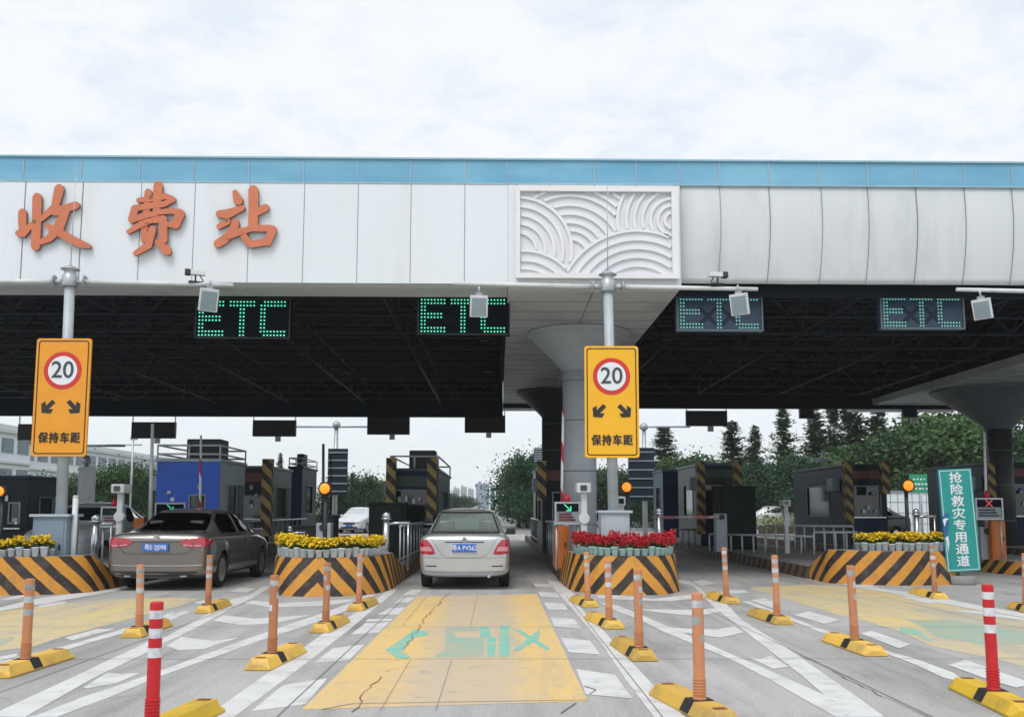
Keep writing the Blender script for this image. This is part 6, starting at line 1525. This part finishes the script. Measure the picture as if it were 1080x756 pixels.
def conifer(H, Rr, seed, leaf=0.19, z0=0.12):
    rnd = random.Random(seed); mb = MB(); tk = MB(); tk.tube((0, 0, 0), (0, 0, H*0.98), 0.16, 0.015, n=8)
    lev = int(H*4.4)
    for i in range(lev):
        t = z0 + (1-z0)*i/lev; z = H*t; L_ = Rr*(1-t)**0.95*rnd.uniform(0.6, 1.25) + 0.12
        nb = rnd.choice((4, 5, 6))
        for q in range(nb):
            a = rnd.uniform(0, 2*PI); L2 = L_*rnd.uniform(0.55, 1.15); rise = rnd.uniform(0.05, 0.5)
            e = Vector((math.cos(a)*L2, math.sin(a)*L2, z + L2*rise)); s0 = Vector((0, 0, z))
            if q < 2: tk.tube(s0, e, 0.03, 0.006, n=4)
            m = int(8 + L2*19)
            for k in range(m):
                u = (k+0.5)/m; p = s0.lerp(e, u) + Vector((rnd.gauss(0, .09), rnd.gauss(0, .09), rnd.gauss(0, .07)))
                d = (e-s0).normalized(); sd = Vector((-d.y, d.x, rnd.uniform(-0.7, 0.4))).normalized()*rnd.choice((-1, 1)); kk = leaf*rnd.uniform(0.6, 1.4)*(1.15-u*0.5)
                mb.face([p, p+d*kk*0.7+sd*kk*0.5, p+d*kk*0.6+sd*kk*1.5, p-d*kk*0.3+sd*kk*0.9])
    return tk, mb
M_conif = mat('conifer_foliage', (0.085, 0.150, 0.062), (0.045, 0.090, 0.042), 0.7, scale=0.8, detail=3, spec=0.2); vary(M_conif, 0.8, 1.3)
def make_tree(kind, args, m, label):
    root = empty('tree' if kind is broad_tree else 'conifer_tree', (0, 0, 0), label, 'tree'); tk, mb = kind(*args)
    tk.build('trunk', M_bark, root); mb.build('crown', m, root, recalc=False); return root
bt = [make_tree(broad_tree, (6.2, 2.9, 11), M_leafd, 'x'), make_tree(broad_tree, (5.6, 2.6, 12), M_leaf, 'x'), make_tree(broad_tree, (7.0, 3.3, 13, 60), M_leafd, 'x')]
ct = [make_tree(conifer, (10.5, 3.0, 21), M_conif, 'x'), make_tree(conifer, (9.0, 2.9, 22), M_conif, 'x'), make_tree(conifer, (11.5, 3.6, 23), M_conif, 'x')]
used_t = set()
def put_tree(pr, px, Y, ytop, label, group, sx=1.0, m=None):
    base = pr; H = base['H']
    o = copy_tree(base) if base.name in used_t else base; used_t.add(base.name)
    p = V(px, ytop, Y); s = p.z/H; o.location = (p.x, Y, 0); o.scale = (s*sx, s*sx, s); o.rotation_euler = (0, 0, random.uniform(0, 6.28))
    tag(o, label, 'tree', group)
    return o
for o, h in zip(bt, (6.5, 5.9, 7.3)): o['H'] = h
for o, h in zip(ct, (10.5, 9.0, 11.5)): o['H'] = h
def recrown(o, m):
    for ch in o.children:
        if ch.name.startswith('crown'): ch.data = ch.data.copy(); ch.data.materials[0] = m
GR = 'trees in the wood behind the right booths'
R_ = [ # right wood: (proto, px, Y, ytop, label, width)
 (ct[0], 700, 96, 459, 'spiky conifer just right of the dark sign back, its top above the farther navy booth', 1.25), (bt[1], 664, 84, 500, 'leafy tree behind the sign back right of the central speed sign', 1.2),
 (bt[2], 712, 80, 482, 'broad bright green tree over the roofs of the two navy booths', 1.25), (ct[2], 772, 92, 452, 'wide tree with feathery upright boughs above the striped booth', 1.1),
 (ct[1], 796, 98, 457, 'thin conifer tip between the feathery tree and the tall pointed conifer', 0.7), (ct[0], 825, 92, 436, 'tall pointed conifer under the small black sign box', 0.75),
 (bt[0], 752, 78, 484, 'dense dark tree behind the booth with the green header', 1.2), (bt[2], 805, 78, 486, 'dense dark tree right of the striped booth', 1.3),
 (ct[2], 858, 92, 434, 'tall conifer just right of the small black sign box', 0.9), (ct[0], 878, 96, 424, 'very tall slim conifer left of the grey sided booth', 0.65),
 (ct[1], 895, 90, 420, 'slim conifer reaching the canopy edge above the grey sided booth', 0.85), (bt[0], 848, 76, 478, 'dark tree directly behind the white van', 1.3),
 (ct[2], 925, 94, 438, 'spreading conifer above the booth with the red header', 1.1), (bt[1], 900, 80, 470, 'bushy green tree behind the grey sided booth', 1.35),
 (bt[2], 945, 78, 458, 'large rounded leafy tree behind the orange round signal', 1.2), (bt[1], 985, 76, 440, 'light leafy tree directly above the green vertical sign', 1.25),
 (ct[0], 960, 96, 430, 'conifer partly hidden behind the right canopy edge', 1.0), (bt[2], 1020, 80, 448, 'leafy tree left of the rear column at the right', 1.25),
 (bt[0], 1065, 76, 450, 'leafy tree behind the rear column at the right edge', 1.3), (bt[1], 1110, 80, 446, 'leafy tree just outside the right edge', 1.4),
 (bt[0], 690, 70, 512, 'low dark bush tree behind the lowered pink boom', 1.1), (bt[0], 975, 66, 500, 'low dark tree behind the green road sign', 1.2), (bt[1], 1030, 64, 498, 'low leafy tree right of the green vertical sign', 1.2),
]
for (pr, px, Y, yt, lab, sx) in R_: put_tree(pr, px, Y, yt - (8 if pr in ct else 0), lab, GR, sx*(1.6 if pr in ct else 1.0))
o = put_tree(bt[1], 728, 82, 482, 'light green tree crown peeping over the booth with the green header', GR, 1.2); recrown(o, M_leafl)
o = put_tree(bt[1], 1005, 90, 436, 'pale feathery tree under the right canopy corner', GR, 1.1); recrown(o, M_leafl)
GR2 = 'trees along the road ahead'
for (pr, px, Y, yt, lab, sx) in [
 (bt[0], 562, 84, 482, 'large dark roadside tree left of the dark rear column', 1.15), (bt[2], 566, 72, 478, 'roadside tree partly hidden by the dark rear column', 1.0), (bt[1], 553, 110, 492, 'roadside tree left of the large dark one, above the far road', 1.1),
 (bt[0], 556, 78, 512, 'low roadside tree filling the foot of the tree mass above the far road', 1.3), (bt[1], 640, 90, 494, 'roadside tree visible between column and sign pole', 1.2), (bt[2], 620, 84, 490, 'roadside tree hidden behind the round column', 1.2)]: put_tree(pr, px, Y, yt, lab, GR2, sx)
GR3 = 'trees beyond the lanes on the left'
for (pr, px, Y, yt, lab, sx) in [
 (bt[1], 130, 66, 490, 'leafy tree between the left speed sign and the blue booth', 1.2), (bt[0], 152, 60, 500, 'dark tree touching the blue booth\'s left edge', 1.1), (bt[1], 100, 72, 498, 'leafy tree behind the pale sign back', 1.1),
 (bt[0], 50, 62, 503, 'dark tree behind the left sign pole and black booth', 1.3), (bt[2], 10, 70, 502, 'dark tree over the black booth roof at the left edge', 1.2),
 (bt[0], 376, 70, 499, 'dark tree right of the grey sign back, above the white oncoming suv', 1.15), (bt[1], 398, 76, 505, 'leafy tree just left of the booth with two striped posts', 1.2), (ct[1], 372, 80, 498, 'conifer top rising right of the grey sign back', 1.0),
 (bt[0], 352, 64, 515, 'low dark tree below the grey sign back', 1.3), (bt[2], 425, 84, 508, 'leafy tree behind the booth with two striped posts', 1.2), (bt[0], 470, 170, 518, 'far tree line piece behind the silver sedan roof', 1.6), (bt[1], 488, 190, 524, 'far low trees above the silver sedan roof', 2.0),
 (ct[1], 296, 78, 478, 'small conifer tip over the dark booths', 0.7), (bt[0], 183, 58, 515, 'dark tree behind the blue booth', 1.2)]: put_tree(pr, px, Y, yt, lab, GR3, sx)
# hedge
hm = MB(); rnd = random.Random(5)
for i in range(26): leaf_bunch(hm, Vector((16.5+i*0.30, 60+rnd.uniform(-.5, .5), 0.75)), 0.9, 60, 0.09, rnd)
hr = empty('hedge', (20, 60, 0), 'clipped yellow green hedge left of the white van', 'hedge'); hm.build('foliage', mat('hedge_leaf', (0.22, 0.24, 0.05), (0.10, 0.13, 0.03), 0.7, scale=3), hr, world=hr.location, recalc=False)
mb = MB(); mb.box((16.4, 59.9, 0), (24.2, 60.1, 0.5)); mb.build('stem', M_bark, hr, world=hr.location)
# green road sign and the pale wall with it
a = V(960, 519, 58); b = V(986, 500, 58); root = empty('road_sign', (a.x, 58, 0), 'green road sign with white lines of writing left of the teal vertical sign', 'road sign'); w0 = root.location
mb = MB(); mb.box((a.x, 58, a.z), (b.x+0.8, 58.08, b.z)); pn = mb.build('panel', mat('road_sign_green', (0.02, 0.30, 0.17), rough=0.4), root, world=w0)
mb = MB(); 
for k, z in enumerate((0.72, 0.45, 0.2)):
    x = a.x+0.2+0.06*k
    while x < b.x+0.5-0.1*k: mb.box((x, 57.985, a.z+(b.z-a.z)*z-0.045), (x+rnd.uniform(.08, .16), 57.998, a.z+(b.z-a.z)*z+0.05)); x += 0.22
mb.build('writing', M_signw, pn, world=w0)
mb = MB(); mb.tube((a.x+0.7, 58.1, 0), (a.x+0.7, 58.1, b.z), 0.07, n=8); mb.build('pole', M_galv, root, world=w0)
a = V(936, 541, 62); b = V(988, 519, 62); root = empty('site_cabin', ((a.x+b.x)/2, 62, 0), 'low white cabin wall behind the green road sign', 'cabin'); w0 = root.location
mb = MB(); mb.box((a.x, 62, 0), (b.x, 65, b.z)); cb_ = mb.build('wall', M_bwall, root, world=w0)
mb = MB()
for k in range(7): x = a.x + (b.x-a.x)*(k+0.5)/7; mb.box((x-0.02, 61.985, 0.1), (x+0.02, 61.998, b.z-0.05))
for k in range(3): z = 0.6+k*0.7; mb.box((a.x, 61.98, z), (b.x, 61.984, z+0.03))
mb.build('panel_seam', M_seam, cb_, world=w0)
mb = MB(); mb.box((a.x-0.1, 61.9, b.z+0.002), (b.x+0.1, 65.1, b.z+0.1)); mb.build('roof', M_gmetal, root, world=w0)
# street lamp left of the grey sided booth
p = V(862, 484, 40); root = empty('street_lamp', V(893, 540, 40).xy.to_3d(), 'pale curved lamp arm reaching left from the grey sided booth', 'street lamp'); w0 = root.location
mb = MB(); q = V(893, 492, 40); mb.tube((w0.x, 40, 0), (w0.x, 40, q.z), 0.06, n=8); prev = Vector((w0.x, 40, q.z))
for i in range(1, 7): t = i/6; nx = Vector((w0.x + (p.x-w0.x)*t, 40, q.z + 0.35*math.sin(t*PI/1.6))); mb.tube(prev, nx, 0.04, n=8); prev = nx
mb.build('pole', M_wmetal, root, world=w0); mb = MB(); mb.box((prev.x-0.25, 39.9, prev.z-0.12), (prev.x+0.1, 40.1, prev.z+0.02), 0.03); mb.build('lamp_head', M_wmetal, root, world=w0)

# ================================================================== BUILDINGS
def long_block(x, y0, y1, H, depth, label, nf, m=M_bwall, nb=14):
    root = empty('office_building', (x-depth/2, (y0+y1)/2, 0), label, 'building', 'pale buildings on the left'); w0 = root.location
    mb = MB(); mb.box((x-depth, y0, 0), (x, y1, H)); wl = mb.build('wall', m, root, world=w0)
    fh = H/nf
    mw = MB(); mw.box((-0.05, -(y1-y0)/nb*0.36, -fh*0.24), (0.06, (y1-y0)/nb*0.36, fh*0.24)); proto = mw.build('window', M_bwin, root)
    first = True
    for f in range(nf):
        for k in range(nb):
            o = proto if first else proto.copy()
            if not first: COL.objects.link(o); o.parent = root
            first = False
            o.location = (x - w0.x, y0 + (k+0.5)*(y1-y0)/nb - w0.y, fh*(f+0.55))
    mb = MB()
    for f in range(nf+1): mb.box((x-0.02, y0-0.1, fh*f-0.12 + (0.1 if f == 0 else 0)), (x+0.35, y1+0.1, fh*f+0.12))
    mb.build('floor_band', M_wmetal, root, world=w0)
    mb = MB(); mb.box((x-depth-0.2, y0-0.2, H+0.125), (x+0.4, y1+0.2, H+0.7)); mb.build('parapet', m, root, world=w0)
    # front end wall windows
    mf = MB(); n2 = 6
    for f in range(nf):
        for k in range(n2): xx = x-depth + (k+0.5)*depth/n2; mf.box((xx-depth/n2*0.3, y0-0.05, fh*(f+0.3)), (xx+depth/n2*0.3, y0+0.02, fh*(f+0.75)))
    mf.build('window_row', M_bwin, root, world=w0)
    return root
long_block(-52, 96, 106, 9.6, 14, 'pale blue white building block at the left edge behind the speed sign', 3, nb=3)
long_block(-55, 110, 172, 9.3, 14, 'long white office building running away behind the left trees', 3, nb=18)
long_block(-66, 190, 260, 9.5, 16, 'farther pale building between the long white one and the blue booth', 3, nb=14)
def tower(px0, px1, ytop, Y, m, label, nf=24, nb=6):
    a = V(px0, ytop, Y); b = V(px1, ytop, Y); root = empty('tower_block', ((a.x+b.x)/2, Y, 0), label, 'building', 'towers on the skyline'); w0 = root.location
    mb = MB(); mb.box((a.x, Y, 0), (b.x, Y+20, a.z)); mb.build('wall', m, root, world=w0)
    mb = MB(); wv = (b.x-a.x)/nb
    for k in range(nb): mb.box((a.x+wv*(k+0.2), Y-0.3, 4), (a.x+wv*(k+0.75), Y-0.02, a.z-3))
    mb.build('window_strip', M_bwin, root, world=w0)
    mb = MB()
    for f in range(1, nf): z = a.z*f/nf; mb.box((a.x-0.1, Y-0.6, z), (b.x+0.1, Y-0.31, z+0.8))
    mb.build('floor_band', m, root, world=w0)
    mb = MB(); mb.box((a.x+wv, Y+2, a.z+0.01), (a.x+wv*2.4, Y+10, a.z+3)); mb.build('lift_house', m, root, world=w0)
TY = 1500
tower(466, 475, 520, TY+200, M_tower, 'low pale tower behind the booth roof left of the skyline', 12, 3)
tower(478, 484, 514.5, TY, M_tower, 'narrow pale tower, leftmost of the tall skyline group'); tower(486, 492, 513, TY+40, M_tower, 'narrow pale tower, second of the tall skyline group'); tower(493.5, 499.5, 515.5, TY, M_tower, 'narrow pale tower just left of the blue glass tower')
tower(502, 516, 509.5, TY-100, M_towerb, 'broad blue glass tower above the silver sedan roof'); tower(517, 522, 512.5, TY, M_towerb, 'slim blue tower touching the broad one'); tower(523.5, 530, 514, TY+50, M_towerb, 'rightmost blue tower before the roadside trees')

# ================================================================== LIGHT, SKY, AIR
SUN_EL, SUN_AZ = 56.0, 200.0       # behind us, a little to the left
w = bpy.data.worlds.new('World'); scene.world = w; w.use_nodes = True; nt = w.node_tree; N = nt.nodes; L = nt.links
bg = N['Background']; bg.inputs['Strength'].default_value = 1.0
sky = N.new('ShaderNodeTexSky'); sky.sky_type = 'NISHITA'; sky.sun_disc = False; sky.sun_elevation = R(SUN_EL); sky.sun_rotation = R(SUN_AZ)
sc = N.new('ShaderNodeVectorMath'); sc.operation = 'SCALE'; sc.inputs['Scale'].default_value = 0.11; L.new(sky.outputs[0], sc.inputs[0])
tc = N.new('ShaderNodeTexCoord'); sp = N.new('ShaderNodeSeparateXYZ'); L.new(tc.outputs['Generated'], sp.inputs[0])
# cloud sheet: direction divided by height, as seen from below
zz = N.new('ShaderNodeMath'); zz.operation = 'ADD'; zz.inputs[1].default_value = 0.18; L.new(sp.outputs['Z'], zz.inputs[0])
zm = N.new('ShaderNodeMath'); zm.operation = 'MAXIMUM'; zm.inputs[1].default_value = 0.05; L.new(zz.outputs[0], zm.inputs[0])
dv = N.new('ShaderNodeVectorMath'); dv.operation = 'DIVIDE'; cb = N.new('ShaderNodeCombineXYZ')
for k in range(3): L.new(zm.outputs[0], cb.inputs[k])
L.new(tc.outputs['Generated'], dv.inputs[0]); L.new(cb.outputs[0], dv.inputs[1])
n1 = N.new('ShaderNodeTexNoise'); n1.inputs['Scale'].default_value = 6.0; n1.inputs['Detail'].default_value = 12; n1.inputs['Roughness'].default_value = 0.70; n1.inputs['Distortion'].default_value = 0.3
L.new(dv.outputs[0], n1.inputs['Vector'])
r1 = N.new('ShaderNodeMapRange'); r1.inputs['From Min'].default_value = 0.34; r1.inputs['From Max'].default_value = 0.58; r1.interpolation_type = 'SMOOTHSTEP'
L.new(n1.outputs['Fac'], r1.inputs['Value'])
cm = N.new('ShaderNodeMix'); cm.data_type = 'RGBA'; cm.inputs['A'].default_value = (0.59, 0.64, 0.69, 1); cm.inputs['B'].default_value = (0.70, 0.718, 0.73, 1)
L.new(r1.outputs['Result'], cm.inputs['Factor'])
# towards the horizon the cloud is a flat pale grey
hz = N.new('ShaderNodeMapRange'); hz.inputs['From Min'].default_value = 0.0; hz.inputs['From Max'].default_value = 0.30; L.new(sp.outputs['Z'], hz.inputs['Value'])
hm2 = N.new('ShaderNodeMix'); hm2.data_type = 'RGBA'; hm2.inputs['A'].default_value = (0.66, 0.70, 0.745, 1); L.new(hz.outputs['Result'], hm2.inputs['Factor']); L.new(cm.outputs['Result'], hm2.inputs['B'])
fin = N.new('ShaderNodeMix'); fin.data_type = 'RGBA'; fin.inputs['Factor'].default_value = 0.90
L.new(sc.outputs[0], fin.inputs['A']); L.new(hm2.outputs['Result'], fin.inputs['B']); L.new(fin.outputs['Result'], bg.inputs['Color'])
sd = bpy.data.lights.new('sun', 'SUN'); sd.energy = 1.2; sd.angle = R(26); sd.color = (1.0, 0.965, 0.92)
so = bpy.data.objects.new('sun', sd); COL.objects.link(so)
az = R(SUN_AZ); el = R(SUN_EL)
dirv = Vector((math.sin(az)*math.cos(el), math.cos(az)*math.cos(el), math.sin(el)))     # towards the sun
so.rotation_euler = dirv.to_track_quat('Z', 'Y').to_euler()
HAZE = True
if HAZE:
    mb = MB(); mb.box((-900, -30, -1.2), (900, 1750, 110)); hz_o = structure(mb.build('haze', bpy.data.materials.new('haze_air')), 'stuff')
    hm_ = hz_o.data.materials[0]; hm_.use_nodes = True; nt = hm_.node_tree; nt.nodes.clear()
    pv = nt.nodes.new('ShaderNodeVolumePrincipled'); pv.inputs['Color'].default_value = (0.95, 0.97, 0.99, 1); pv.inputs['Density'].default_value = 0.00032; pv.inputs['Anisotropy'].default_value = 0.0
    ou = nt.nodes.new('ShaderNodeOutputMaterial'); nt.links.new(pv.outputs[0], ou.inputs['Volume'])
    hz_o.visible_shadow = True
vs = scene.view_settings; vs.view_transform = 'Standard'; vs.look = 'None'; vs.exposure = 0.56; vs.gamma = 1; vs.use_curve_mapping = False
scene.render.engine = 'CYCLES'; scene.cycles.max_bounces = 8; scene.cycles.volume_bounces = 2; scene.cycles.transparent_max_bounces = 12
